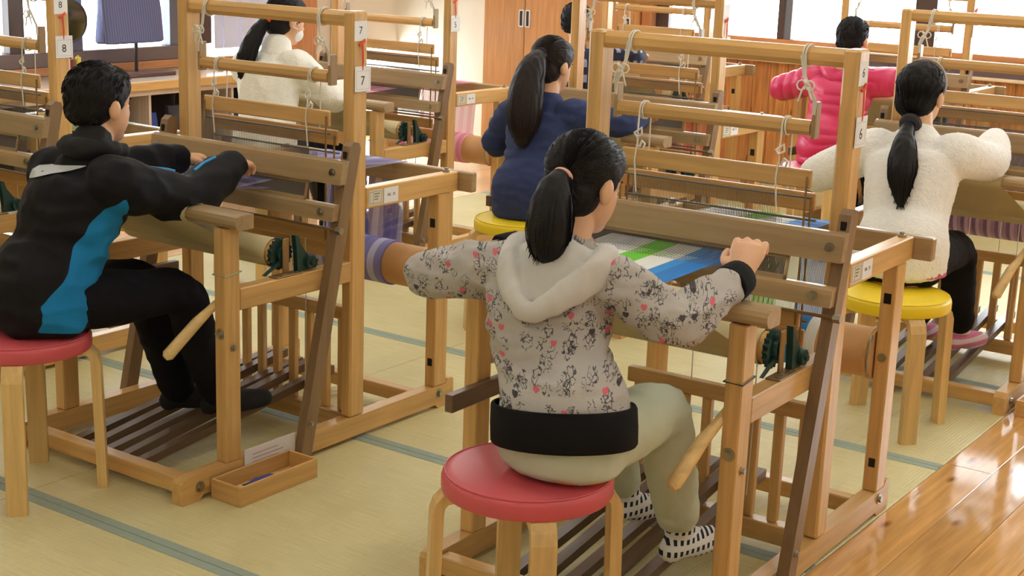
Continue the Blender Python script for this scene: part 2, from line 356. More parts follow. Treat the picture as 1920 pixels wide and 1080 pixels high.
def make_loom():
    t = thing('floor_loom', 'loom', 'loom')
    A = lambda n, g, m, par=t, s=False, lab=None: part(n, g, m, par, s, lab)
    for i, x0 in enumerate(SEGSIDE):
        x1 = x0+PW
        prof = [(.0, 0), (.06, 0), (.075, .014), (1.08, .014), (1.095, 0), (1.165, 0), (1.173, .008), (1.173, .082), (1.165, .09), (1.145, .09), (1.132, .0754), (.02, .0754), (.007, .071), (.0, .06)]
        A('side_sill', prism(prof, 'x', x0, x1), beech('y'))
        A('front_post', cbox(x0, x1, .1606, .2174, .0756, .7298), beech('z'))
        A('tall_post', cbox(x0, x1, .6647, .7294, .0756, 1.28, .006), beech('z'))
        A('back_post', cbox(x0, x1, 1.0709, 1.1339, .0756, .7062), beech('z'))
        A('upper_rail', cbox(x0, x1, .7296, 1.1715, .7064, .7691), beech('y'))
        A('middle_rail', cbox(x0, x1, .2176, .6645, .498, .559), beech('y'))
        sx = LWD+.001 if i else -.031
        ax = Vector((0, .231, 1)).normalized()
        # leaning beater sword, rounded top
        y_ = lambda z: .44+.2313*(z-.03)
        pr = [(y_(.022)-.02, .022), (y_(.022)+.026, .022), (y_(.895)+.026, .895), (y_(.912)+.016, .912), (y_(.915)-.005, .917), (y_(.905)-.02, .905)]
        A('beater_sword', prism(pr, 'x', sx, sx+.030), wood('sword_wood', (136, 108, 76), 'z'))
        A('slot', cbox(sx+.008, sx+.022, y_(.88)-.0225, y_(.88)-.0190, .868, .89, .0005), BLACK)
        sg = 1 if i else -1; ox = LWD if i else 0
        A('bolt', hexbolt((ox, .062, .04), (sg, 0, 0)), STEEL, t, True); A('bolt', hexbolt((ox, 1.10, .05), (sg, 0, 0)), STEEL, t, True)
        A('bolt', hexbolt((x0+PW*.5, .1606, .44), (0, -1, 0)), STEEL, t, True)
        A('bolt', hexbolt((ox, .19, .40), (sg, 0, 0), .007), STEEL, t, True)
        A('bolt', hexbolt((x0+PW*.5, 1.0709, .453), (0, -1, 0), .008), STEEL, t, True)
        A('bolt', hexbolt((ox+sg*.031, .46, .12), (sg, 0, 0), .006), STEEL, t, True)
        A('mortise_hole', cbox(x0+.010, x0+.030, 1.0695, 1.0712, .60, .628, .0004), BLACK)
        A('mortise_hole', cbox(x0+.012, x0+.030, 1.0695, 1.0712, .145, .17, .0004), BLACK)
        A('wing_bolt', mg(cyl((x0+PW*.5, 1.135, .7691), (x0+PW*.5, 1.135, .776), .012, 14), cyl((x0+PW*.5, 1.135, .776), (x0+PW*.5, 1.135, .783), .007, 6)), STEEL, t, True)
    A('back_beam', cbox(-.052, LWD+.052, 1.172, 1.202, .7064, .7691, .004), walnut('x'))
    prof = [(.176, .7299), (.163, .735), (.157, .745), (.158, .756), (.164, .765), (.178, .7695), (.223, .7695), (.223, .7299)]
    A('breast_beam', prism(prof, 'x', -.047, LWD+.047), walnut('x'))
    A('front_cross_rail', cbox(PW, LWD-PW, .02, .062, .02, .066), beech('x'))
    A('middle_cross_rail', cbox(PW, LWD-PW, .688, .73, .022, .0745), beech('x'))
    A('rear_cross_rail', cbox(PW, LWD-PW, .99, 1.03, .03, .0745), beech('x'))
    # treadle guide comb
    A('guide_rail', cbox(.15, .668, .694, .724, .365, .405), beech('x'))
    for k in range(8):
        x = .170+k*.0675; A('guide_slat', cbox(x, x+.026, .698, .720, .0755, .3648), beech('z'))
    for k in range(5):
        x = .205+k*.0675
        za, zb = .05, .145+.016*(k % 2)
        g = prism([(.066, za-.012), (.066, za+.012), (.84, zb+.013), (.84, zb-.013)], 'x', x, x+.030)
        A('treadle', g, darkw('y'))
    # cloth roller with apron
    A('cloth_roller', cyl((.055, .42, .615), (.668, .42, .615), .037, 28), beech('x'), t, True)
    rows = []
    path = [(.222, .7715), (.20, .7725), (.178, .7722), (.162, .768), (.1545, .757), (.1535, .744), (.160, .734), (.18, .722)]
    for k in range(13):
        a = math.radians(-80-k*24); path.append((.42+.0415*math.cos(a), .615+.0415*math.sin(a)))
    xr = [.585, .585, .585, .585, .585, .586, .588, .60]+[.655]*13; xl = [.10]*8+[.068]*13
    for i, (y, z) in enumerate(path): rows.append([(xl[i]+(xr[i]-xl[i])*j/6, y, z) for j in range(7)])
    A('apron_cloth', sheet(rows), CREAM, t, True)
    # ratchet
    teeth = []
    for k in range(36):
        r = .046 if k % 2 == 0 else .039; a = 2*math.pi*k/36; teeth.append((.42+r*math.cos(a), .615+r*math.sin(a)))
    gr = A('ratchet_wheel', mg(prism(teeth, 'x', .6695, .682), cyl((.683, .42, .615), (.694, .42, .615), .022, 16)), IRONG)
    rb = A('ratchet_bracket', mg(cbox(.696, .702, .408, .432, .5625, .662, .002), cbox(.690, .726, .36, .462, .5592, .5632, .001)), BRASS)
    for k in range(4): part('screw', cyl((.712, .375+k*.025, .563), (.712, .375+k*.025, .5655), .0045, 10), STEEL, rb, True)
    A('pawl', mg(prism([(.455, .563), (.53, .563), (.54, .585), (.50, .60), (.468, .64), (.458, .665), (.445, .668), (.452, .62)], 'x', .696, .712), cyl((.690, .50, .585), (.724, .50, .585), .019, 18), cyl((.724, .50, .585), (.732, .50, .585), .007, 10)), IRONG, t, True)
    A('pawl_lever', prism([(.34, .566), (.35, .563), (.44, .60), (.432, .612)], 'x', .684, .690), IRONG)
    # warp roller
    A('warp_roller', cyl((.046, 1.10, .453), (.682, 1.10, .453), .068, 36), CARD, t, True)
    A('warp_yarn_wound', cyl((.14, 1.10, .453), (.53, 1.10, .453), .0735, 36), None, t, True)
    for x in (.055, .67): A('roller_rim', cyl((x-.004, 1.10, .453), (x+.004, 1.10, .453), .0715, 36), beech('x'), t, True)
    A('roller_handle', tube([(.677, 1.06, .51), (.684, 1.035, .50), (.684, 1.02, .45), (.682, 1.035, .405), (.677, 1.06, .40)], .004, 8), STEEL, t, True)
    # beater boards and reed
    tilt = lambda y, z: (y-.0, z)
    def brd(x0, x1, z0, z1, th, yo): # board leaning with the swords, in front of them
        y_ = lambda z: .42+.2313*(z-.022)+yo
        return prism([(y_(z0)-th, z0), (y_(z0), z0), (y_(z1), z1), (y_(z1)-th*.6, z1), (y_(z1-.006)-th, z1-.006)], 'x', x0, x1)
    cap = A('beater_cap', brd(-.034, LWD+.034, .800, .866, .026, -.001), walnut('x'))
    sl = A('beater_shuttle_race', brd(-.026, LWD+.026, .697, .742, .026, -.001), walnut('x'))
    for x in (.0, LWD-.0):
        A('bolt', hexbolt((x, .42+.2313*(.82)-.0285, .832), (0, -1, 0), .008), STEEL, cap, True); A('bolt', hexbolt((x-.02*(1 if x else -1), .42+.2313*(.70)-.0285, .72), (0, -1, 0), .008), STEEL, sl, True)
    yr = lambda z: .42+.2313*(z-.022)-.014
    g = [prism([(yr(.742)-.003, .742), (yr(.742)+.003, .742), (yr(.752)+.003, .752), (yr(.752)-.003, .752)], 'x', .06, .63), prism([(yr(.79)-.003, .79), (yr(.79)+.003, .79), (yr(.80)+.003, .80), (yr(.80)-.003, .80)], 'x', .06, .63)]
    for x in (.06, .624): g.append(prism([(yr(.742)-.003, .742), (yr(.742)+.003, .742), (yr(.80)+.003, .80), (yr(.80)-.003, .80)], 'x', x, x+.006))
    rd = A('reed', mg(*g), walnut('x'))
    V = []; F = []
    for k in range(150):
        x = .068+k*.0037; o = len(V)
        V += [(x, yr(.75)-.002, .75), (x+.0016, yr(.75)+.002, .75), (x+.0016, yr(.79)+.002, .79), (x, yr(.79)-.002, .79)]; F.append([o, o+1, o+2, o+3])
    dn = A('reed_wires', (V, F), REEDM, rd); dn['kind'] = 'stuff'
    A('beater_rod', cyl((-.045, .565, .672), (LWD+.045, .565, .672), .0045, 10), BRASS, t, True)
    for x in (-.05, LWD+.032): A('rod_nut', cyl((x, .565, .672), (x+.018, .565, .672), .011, 6), STEEL)
    # top beam, swinging roller, heddle frames
    A('top_beam', prism(oct_ring(.697, 1.257, .0235), 'x', PW, LWD-PW), beech('x'))
    A('swing_roller', prism(oct_ring(.697, 1.087, .0195), 'x', .085, .612), beech('x'))
    for x in (.072, .6135): A('hanger_block', cbox(x, x+.012, .682, .712, 1.062, 1.15, .002), walnut('z'))
    for k, (y, zt, zb) in enumerate(((.676, .945, .600), (.712, .885, .545))):
        hf = A('heddle_frame', cbox(.11, .63, y-.006, y+.006, zt, zt+.045, .003), beech('x'))
        A('bottom_bar', cbox(.11, .63, y-.006, y+.006, zb, zb+.045, .003), beech('x'), hf)
        for x in (.115, .622): A('end_rod', cyl((x, y-.009, zb+.01), (x, y-.009, zt+.03), .0028, 8), BRASS, hf, True)
        for z in (zt-.022, zb+.066): A('heddle_bar', cyl((.105, y, z), (.635, y, z), .003, 8), WIRE, hf, True)
        V = []; F = []
        for q in range(90):
            x = .145+q*.0045; o = len(V)
            V += [(x, y-.0006, zb+.066), (x+.0009, y+.0006, zb+.066), (x+.0009, y+.0006, zt-.022), (x, y-.0006, zt-.022)]; F.append([o, o+1, o+2, o+3])
        w = A('heddles', (V, F), WIRE, hf); w['kind'] = 'stuff'
    # cords
    for k, x in enumerate((.115, .585)):
        hx = .078 if k == 0 else .6195
        g = [tube(loop_yz(x, .697, 1.257, .0262, 18), .0024, 6, closed=True), tube(loop_yz(x+.006, .697, 1.257, .0262, 18, .002), .0024, 6, closed=True)]
        for dx in (-.004, .002, .007): g.append(tube([(x+dx, .671, 1.257), (x+dx*.5+(hx-x)*.2, .672, 1.21), (hx+dx*.6, .680, 1.152), (hx+dx*.3, .681, 1.12)], .0022, 6))
        g += bow((x+hx)/2, .668, 1.195, 1.0, k+3)
        A('beam_cord', mg(*g), CORD, t, True)
    for k, x in enumerate((.155, .545)):
        g = [tube(loop_yz(x, .697, 1.087, .0222, 16), .0022, 6, closed=True), tube(loop_yz(x+.007, .697, 1.087, .0222, 16), .0022, 6, closed=True)]
        g.append(tube([(x, .6745, 1.087), (x-.002, .674, 1.03), (x, .672, .992)], .0022, 6)); g.append(tube([(x+.008, .72, 1.087), (x+.010, .716, 1.0), (x+.009, .714, .932)], .002, 6))
        g.append(tube([(x, .669, 1.035), (x+.012, .667, 1.045), (x+.014, .667, 1.028), (x, .667, 1.02), (x-.008, .667, 1.03), (x, .669, 1.035)], .003, 6))
        g.append(tube([(x, .669, 1.0), (x-.003, .667, .96), (x+.002, .667, .91), (x+.006, .666, .88)], .0022, 6))
        g.append(tube([(x+.02, .668, .992), (x+.024, .667, 1.005), (x+.016, .667, 1.012), (x+.008, .668, .995)], .003, 6))
        A('frame_cord', mg(*g), CORD, t, True)
    for x, y in ((.33, .71), (.45, .70), (.52, .69)): A('treadle_cord', tube([(x, y, .60), (x+.003, y, .35), (x, y, .135)], .0016, 6), CORD, t, True)
    # warp sheet: ribbons of thread over the back beam to the rollers
    V = []; F = []
    for k in range(92):
        x = .145+k*.0038; up_ = k % 2
        pts = [(.222, .7738), (.40, .776), (.59, .783 if up_ else .757), (.676 if up_ else .712, .81 if up_ else .752), (.86, .79 if up_ else .768), (1.17, .7712), (1.20, .7712), (1.2045, .765), (1.2035, .74), (1.172, .468)]
        o = len(V)
        for y, z in pts: V += [(x, y, z), (x+.0027, y, z)]
        for i in range(len(pts)-1): F.append([o+2*i, o+2*i+1, o+2*i+3, o+2*i+2])
    wp = A('warp_threads', (V, F), None); wp['kind'] = 'stuff'
    A('woven_cloth', sheet([[(.142+.353*j/8, y, z) for j in range(9)] for y, z in ((.18, .7742), (.222, .7746), (.32, .7758), (.44, .7775))]), None, t, True)
    # brake lever and crank handle
    A('brake_lever', cbox(.0408, .064, .03, .60, .425, .468, .002), darkw('y'), t, False, 'dark wooden lever bar')
    hp = [Vector((.690, .235, .556)), Vector((.675, .15, .50)), Vector((.662, .12, .472)), Vector((.648, .03, .398)), Vector((.646, .022, .392))]
    A('crank_handle', tube(hp, [.010, .012, .0155, .0165, .009], 12), wood('pale_dowel', PALE, 'y'), t, True, 'pale turned dowel handle')
    A('tie_wire', tube([(LWD+.0025, .158, .60), (LWD+.0025, .220, .607), (LWD-PW-.0025, .220, .606), (LWD-PW-.0025, .158, .601)], .0018, 6, closed=True), flat('pale_green_wire', (150, 170, 140), .5), t, True)
    # stickers on the upper rail
    for k, (y0, y1) in enumerate(((.738, .802), (.808, .874))):
        s = A('paper_sticker', cbox(LWD, LWD+.0009, y0, y1, .714, .760, .0002), STICK if k == 0 else PAPER)
        s.data.update()
        R = Matrix(((0, 0, 1, 0), (1, 0, 0, 0), (0, 1, 0, 0), (0, 0, 0, 1)))
        if k == 0:
            g = [cbox(LWD+.0009, LWD+.0011, y0+.005, y1-.005, z, z+.0012, .0001) for z in (.719, .754)]
            g += [cbox(LWD+.0009, LWD+.0011, y, y+.0012, .719, .755, .0001) for y in (y0+.005, y0+.02, y1-.006)]
            g += [cbox(LWD+.0009, LWD+.0011, y0+.025, y1-.014-.004*q, z, z+.003, .0001) for q, z in enumerate((.746, .738, .730))]
            part('printed_box', mg(*g), flat('faded_ink', (110, 108, 96), .8), s)
        else:
            text('printed_letters', 'S&L  25', .012, INK, s, Matrix.Translation((LWD+.001, (y0+y1)/2, .738)) @ R)
    return t
CARDTXT = {}
def number_cards(t, n):
    R = Matrix(((0, 0, 1, 0), (1, 0, 0, 0), (0, 1, 0, 0), (0, 0, 0, 1)))
    u = part('number_card', cbox(LWD+.0002, LWD+.0012, .669, .722, 1.197, 1.253, .0002), PAPER, t)
    l = part('number_card', cbox(LWD+.004, LWD+.005, .668, .736, 1.054, 1.126, .0002), PAPER, t)
    part('red_string', mg(tube([(LWD+.004, .698, 1.19), (LWD+.006, .699, 1.14), (LWD+.0052, .701, 1.115)], .0014, 6), tube([(LWD+.004, .702, 1.19), (LWD+.006, .703, 1.14), (LWD+.0052, .701, 1.115)], .0014, 6), tube([(LWD+.002, .688, 1.186), (LWD+.006, .70, 1.192), (LWD+.002, .712, 1.20)], .004, 6)), REDS, l, True)
    part('printed_frame', mg(*[cbox(LWD+.005, LWD+.0052, .674, .730, z, z+.0007, .0001) for z in (1.060, 1.112)], *[cbox(LWD+.005, LWD+.0052, y, y+.0007, 1.060, 1.112, .0001) for y in (.674, .7295)]), flat('grey_ink', (150, 150, 158), .8), l)
    if n:
        text('printed_number', n, .030, INK, u, Matrix.Translation((LWD+.0013, .695, 1.226)) @ R)
        text('printed_number', n, .036, INK, l, Matrix.Translation((LWD+.0052, .701, 1.084)) @ R)
def copy_tree(o, parent=None):
    c = o.copy(); COL.objects.link(c); c.parent = parent
    for ch in list(o.children): copy_tree(ch, c)
    return c
YARN = {
 'lav': stripes('lavender_yarn', [(128, 128, 196), (196, 196, 226), (140, 140, 204), (120, 118, 190)], 9),
 'blue': stripes('blue_green_white_yarn', [(228, 234, 232), (236, 240, 238), (214, 232, 238), (236, 240, 238), (112, 210, 60), (112, 210, 60), (236, 240, 236), (236, 240, 236), (50, 150, 226), (30, 128, 212), (30, 128, 212)], 2.8, off=-.4),
 'green': stripes('green_yellow_yarn', [(120, 206, 140), (190, 216, 90), (90, 190, 150), (206, 232, 190)], 14),
 'pink': stripes('pink_yarn', [(226, 130, 160), (238, 170, 186)], 20),
 'purple': stripes('purple_striped_yarn', [(150, 120, 160), (110, 84, 120), (176, 150, 180)], 22),
 'salmon': stripes('salmon_yarn', [(236, 150, 130), (240, 190, 160), (230, 120, 110)], 12),
 'violet': stripes('violet_yarn', [(120, 110, 150), (160, 150, 176)], 16)}
LOOMS = [  # x, y, rz, number, yarn, label
 (0, 0, 0, '7', 'lav', 'wooden floor loom numbered 7 with lavender warp, worked by the child in black jacket'),
 (1.4878, .0538, .0169, '6', 'blue', 'wooden floor loom with blue, green and white warp, worked by the child in printed hoodie'),
 (-1.26, -.05, 0, '8', 'green', 'wooden floor loom numbered 8 with green and yellow warp'),
 (1.4699, 2.2647, .0123, None, 'purple', 'wooden floor loom with purple warp, worked by a child in white fleece on yellow stool'),
 (.017, 2.21, 0, None, 'salmon', 'wooden floor loom with salmon warp, worked by the child in navy sweater'),
 (-1.357, 2.20, 0, '5', 'pink', 'wooden floor loom with pink warp, worked by the child in white fleece wearing a mask'),
 (.277, 4.51, 0, None, 'violet', 'wooden floor loom with violet warp, worked by the child in pink padded jacket'),
 (-1.224, 4.46, 0, None, 'salmon', 'wooden floor loom near the tall cupboard, worked by the child in dark checked shirt')]
proto = make_loom(); LO = []
for i, (x, y, rz, n, yarn, lab) in enumerate(LOOMS):
    t = proto if i == 0 else copy_tree(proto); LO.append(t)
for i, (x, y, rz, n, yarn, lab) in enumerate(LOOMS):
    t = LO[i]; t.location = (x, y, 0); t.rotation_euler = (0, 0, rz); t['label'] = lab; t['group'] = 'floor looms in rows'
    number_cards(t, n)
    if yarn == 'blue':
        for c in t.children:
            if c.name.startswith('tie_wire'): c.data = c.data.copy(); c.data.materials[0] = IRONG
    for c in t.children:
        if c.name.split('.')[0] in ('warp_threads', 'warp_yarn_wound', 'woven_cloth'):
            c.data = c.data.copy(); c.data.materials.clear(); c.data.materials.append(YARN[yarn])
# ------------------------------------------------------------------ stools
def make_stool(loc, col, label, rz=0):
    t = thing('round_stool', label, 'stool', loc, rz, 'round stools at the looms')
    prof = [(.0, .442), (.155, .442), (.170, .439), (.177, .433), (.179, .426), (.179, .402), (.176, .397), (.0, .397)]
    V = []; F = []; n = 40; m = len(prof)
    for k in range(n):
        a = 2*math.pi*k/n
        for r, z in prof: V.append((max(r, .0005)*math.cos(a), max(r, .0005)*math.sin(a), z))
    for k in range(n):
        l = (k+1) % n
        for i in range(m-1): F.append([k*m+i, k*m+i+1, l*m+i+1, l*m+i])
    part('seat_pad', (V, F), col, t, True)
    sm = part('seam_piping', tube([(.172*math.cos(2*math.pi*k/48), .172*math.sin(2*math.pi*k/48), .4385) for k in range(48)], .0022, 6, closed=True), col, t, True)
    part('under_plate', cyl((0, 0, .384), (0, 0, .3965), .12, 32), beech('x'), t, True)
    for k in range(4):
        a = math.pi/4+k*math.pi/2; R = Matrix.Rotation(a, 4, 'Z'); path = [(.09, .390), (.155, .390), (.172, .386), (.183, .374), (.188, .355), (.196, .0)]
        V = []; F = []; w = .026; th = .011
        for i, (r, z) in enumerate(path):
            p0 = path[max(i-1, 0)]; p1 = path[min(i+1, len(path)-1)]; d = Vector((p1[0]-p0[0], p1[1]-p0[1])).normalized(); nx, nz = -d.y, d.x
            tt = th*(1 if i < 4 else 1.15)
            for sx, sn in ((-1, -1), (1, -1), (1, 1), (-1, 1)):
                zz = z+nz*tt*sn if i < len(path)-1 else 0
                V.append(tuple(R @ Vector((r+nx*tt*sn*1.0, w*sx, zz))))
        for i in range(len(path)-1):
            for q in range(4): l = (q+1) % 4; F.append([i*4+q, i*4+l, i*4+4+l, i*4+4+q])
        F += [[3, 2, 1, 0], [len(V)-4, len(V)-3, len(V)-2, len(V)-1]]
        part('leg', (V, F), wood('birch_leg', (222, 184, 120), 'z'), t)
    return t
REDV = flat('red_vinyl', (208, 86, 94), .38, bump=.05, bscale=400, var=.05); YELV = flat('yellow_vinyl', (240, 208, 34), .4, bump=.05, bscale=400)
make_stool((1.912, -.127, 0), REDV, 'red vinyl round stool under the child in printed hoodie')
make_stool((.305, -.168, 0), REDV, 'red vinyl round stool under the child in black jacket')
make_stool((1.905, 1.93, 0), YELV, 'yellow vinyl round stool under the child with low ponytail')
make_stool((.35, 2.07, 0), YELV, 'yellow vinyl round stool under the child in navy sweater')
make_stool((.62, 4.22, 0), REDV, 'red vinyl round stool under the child in pink padded jacket')
make_stool((-1.02, 2.05, 0), YELV, 'yellow vinyl round stool under the child wearing a mask')
make_stool((-.87, 4.2, 0), REDV, 'red vinyl round stool under the child in dark checked shirt')

# ------------------------------------------------------------------ people
def catmull(P, n=6):
    out = []
    for i in range(len(P)-1):
        p0 = P[max(i-1, 0)]; p1 = P[i]; p2 = P[i+1]; p3 = P[min(i+2, len(P)-1)]
        for k in range(n):
            t = k/n
            out.append([.5*((2*b)+(-a+c)*t+(2*a-5*b+4*c-d)*t*t+(-a+3*b-3*c+d)*t**3) for a, b, c, d in zip(p0, p1, p2, p3)])
    out.append(list(P[-1])); return out
def loft(pts, side, n=18, sub=5, cap0=1.0, cap1=1.0):
    """pts: (x,y,z, half width along side, half depth); rounded ends"""
    P = catmull([list(p) for p in pts], sub); V = []; F = []
    rings = []
    side = Vector(side)
    def axes(i):
        d = Vector(P[min(i+1, len(P)-1)][:3])-Vector(P[max(i-1, 0)][:3]); d = d.normalized() if d.length > 1e-9 else Vector((0, 0, 1))
        s = (side-d*side.dot(d)); s = s.normalized() if s.length > 1e-4 else frame_of(d)[0]
        return d, s, d.cross(s)
    def ring(c, s, t, a, b): rings.append([tuple(Vector(c)+s*(a*math.cos(2*math.pi*k/n))+t*(b*math.sin(2*math.pi*k/n))) for k in range(n)])
    d, s, t = axes(0); c0 = Vector(P[0][:3]); a, b = P[0][3:5]
    for q in (.98, .85, .5):
        h = math.sqrt(1-q*q); ring(c0-d*min(a, b)*q*cap0, s, t, a*h, b*h)
    for i in range(len(P)): d, s, t = axes(i); ring(P[i][:3], s, t, P[i][3], P[i][4])
    c1 = Vector(P[-1][:3]); a, b = P[-1][3:5]
    for q in (.5, .85, .98):
        h = math.sqrt(1-q*q); ring(c1+d*min(a, b)*q*cap1, s, t, a*h, b*h)
    for r in rings: V += r
    for i in range(len(rings)-1):
        for k in range(n): l = (k+1) % n; F.append([i*n+k, i*n+l, i*n+n+l, i*n+n+k])
    F.append(list(range(n))[::-1]); F.append([len(V)-n+k for k in range(n)])
    return V, F
def limb(pts, n=14, sub=5): # round limb: (x,y,z,r)
    return loft([(*p[:3], p[3], p[3]) for p in pts], (.31, .17, .93), n, sub)
def ell(c, ax, rad, nu=20, nv=14):
    c = Vector(c); R, Fd, U = ax; V = []; F = []
    for i in range(1, nv):
        th = math.pi*i/nv
        for k in range(nu):
            ph = 2*math.pi*k/nu
            V.append(tuple(c+R*(rad[0]*math.sin(th)*math.cos(ph))+Fd*(rad[1]*math.sin(th)*math.sin(ph))+U*(rad[2]*math.cos(th))))
    top = len(V); V.append(tuple(c+U*rad[2])); bot = len(V); V.append(tuple(c-U*rad[2]))
    for i in range(nv-2):
        for k in range(nu): l = (k+1) % nu; F.append([i*nu+k, (i+1)*nu+k, (i+1)*nu+l, i*nu+l])
    for k in range(nu): l = (k+1) % nu; F.append([top, k, l]); F.append([bot, (nv-2)*nu+l, (nv-2)*nu+k])
    return V, F
def blob(name, geoms, vox, mat, parent, smooth=4, fac=.5, disp=None, label=None):
    me = mesh(name, mg(*geoms), None); o = bpy.data.objects.new(name, me); COL.objects.link(o)
    bm = bmesh.new(); bm.from_mesh(me); bmesh.ops.recalc_face_normals(bm, faces=bm.faces); bm.to_mesh(me); bm.free()
    md = o.modifiers.new('r', 'REMESH'); md.mode = 'VOXEL'; md.voxel_size = vox
    if smooth: sm = o.modifiers.new('s', 'SMOOTH'); sm.iterations = smooth; sm.factor = fac
    dg = bpy.context.evaluated_depsgraph_get(); nm = bpy.data.meshes.new_from_object(o.evaluated_get(dg))
    nm.name = name; o.modifiers.clear(); o.data = nm; bpy.data.meshes.remove(me)
    nm.materials.clear(); nm.materials.append(mat)
    nm.polygons.foreach_set('use_smooth', [True]*len(nm.polygons))
    if disp: disp_mesh(o, disp)
    o.parent = parent
    if label: o['label'] = label
    return o
def V3(*a): return Vector(a)
def head_axes(face, roll=0):
    Fd = Vector(face).normalized(); R = Fd.cross(Vector((0, 0, 1))).normalized(); U = R.cross(Fd).normalized(); return R, Fd, U
def head_geo(c, ax, k=1.0):
    R, Fd, U = ax; c = Vector(c)
    return [ell(c+U*.024*k-Fd*.006*k, ax, (.070*k, .088*k, .080*k)), ell(c+Fd*.026*k-U*.028*k, ax, (.057*k, .060*k, .080*k)), ell(c+Fd*.052*k-U*.078*k, ax, (.030*k, .028*k, .024*k)),
            ell(c+Fd*.088*k-U*.022*k, ax, (.010*k, .012*k, .016*k), 10, 8), ell(c+Fd*.078*k-U*.056*k, ax, (.022*k, .010*k, .010*k), 10, 8)] + \
           [ell(c+R*s*.074*k-Fd*.004*k-U*.012*k, (R, Fd, U), (.011*k, .018*k, .029*k), 10, 8) for s in (-1, 1)]
def hand_geo(w, d, nrm, thumb=1, k=1.0, curl=(.35, .7, .6)):
    """w wrist, d pointing direction, nrm back-of-hand normal, thumb side sign"""
    w = Vector(w); d = Vector(d).normalized(); nrm = Vector(nrm); nrm = (nrm-d*nrm.dot(d)).normalized(); s = d.cross(nrm)*thumb   # towards the thumb
    g = [loft([(*(w+d*a*k), wd*k, th*k) for a, wd, th in ((-.01, .020, .016), (.012, .024, .0155), (.045, .034, .0135), (.068, .034, .0115))], s, 14, 4)]
    for i, (off, L) in enumerate(((.028, .052), (.0095, .060), (-.0095, .056), (-.027, .043))):
        p = w+d*(.064*k)+s*(off*k); ang = 0; pts = [(*(p-d*.012*k), .0082*k)]; q = p
        for j, f in enumerate((.44, .32, .24)):
            ang += curl[j]; dd = d*math.cos(ang)-nrm*math.sin(ang)+s*(off*.9); q = q+dd*(L*f*k); pts.append((*q, (.0078, .0072, .0062)[j]*k))
        g.append(limb(pts, 10, 3))
    p = w+d*.018*k+s*.018*k; q1 = p+(d*.5+s*.75-nrm*.25)*.030*k; q2 = q1+(d*.85+s*.25-nrm*.35)*.026*k; q3 = q2+(d*.9-nrm*.5-s*.05)*.020*k
    g.append(limb([(*p, .011*k), (*q1, .0092*k), (*q2, .008*k), (*q3, .0066*k)], 10, 3))
    return g
def strands(bases, r=.0012):
    return mg(*[tube(p, [r*.7]+[r]*(len(p)-2)+[r*.2], 3, caps=False) for p in bases])
HAIRM = {}
def hair_mat(name, rgb, rough=.5):
    if name in HAIRM: return HAIRM[name]
    HAIRM[name] = flat(name, rgb, rough+.05, 0, .25, bump=.35, bscale=260, var=.2, vscale=60); return HAIRM[name]
SKIN = flat('skin', (226, 176, 138), .5, var=.04, vscale=30); SKIN.node_tree.nodes['Principled BSDF'].inputs['Subsurface Weight'].default_value = .12
SKIN.node_tree.nodes['Principled BSDF'].inputs['Subsurface Radius'].default_value = (.01, .004, .002)
EYEW = flat('eye_white', (240, 238, 232), .3); EYEB = flat('dark_iris', (30, 20, 16), .2); LIP = flat('lips', (196, 118, 106), .5)
def fold(seed, amp, fx=(9, 9, 26)):
    o = Vector((seed*3.1, seed*1.7, seed*.9))
    def fn(c, n):
        q = Vector((c.x*fx[0], c.y*fx[1], c.z*fx[2]))+o
        a = noise.noise(q); b = noise.noise(q*2.1+Vector((5, 1, 2)))
        return amp*((1-abs(a)*2)*.8+b*.45-.3)
    return fn
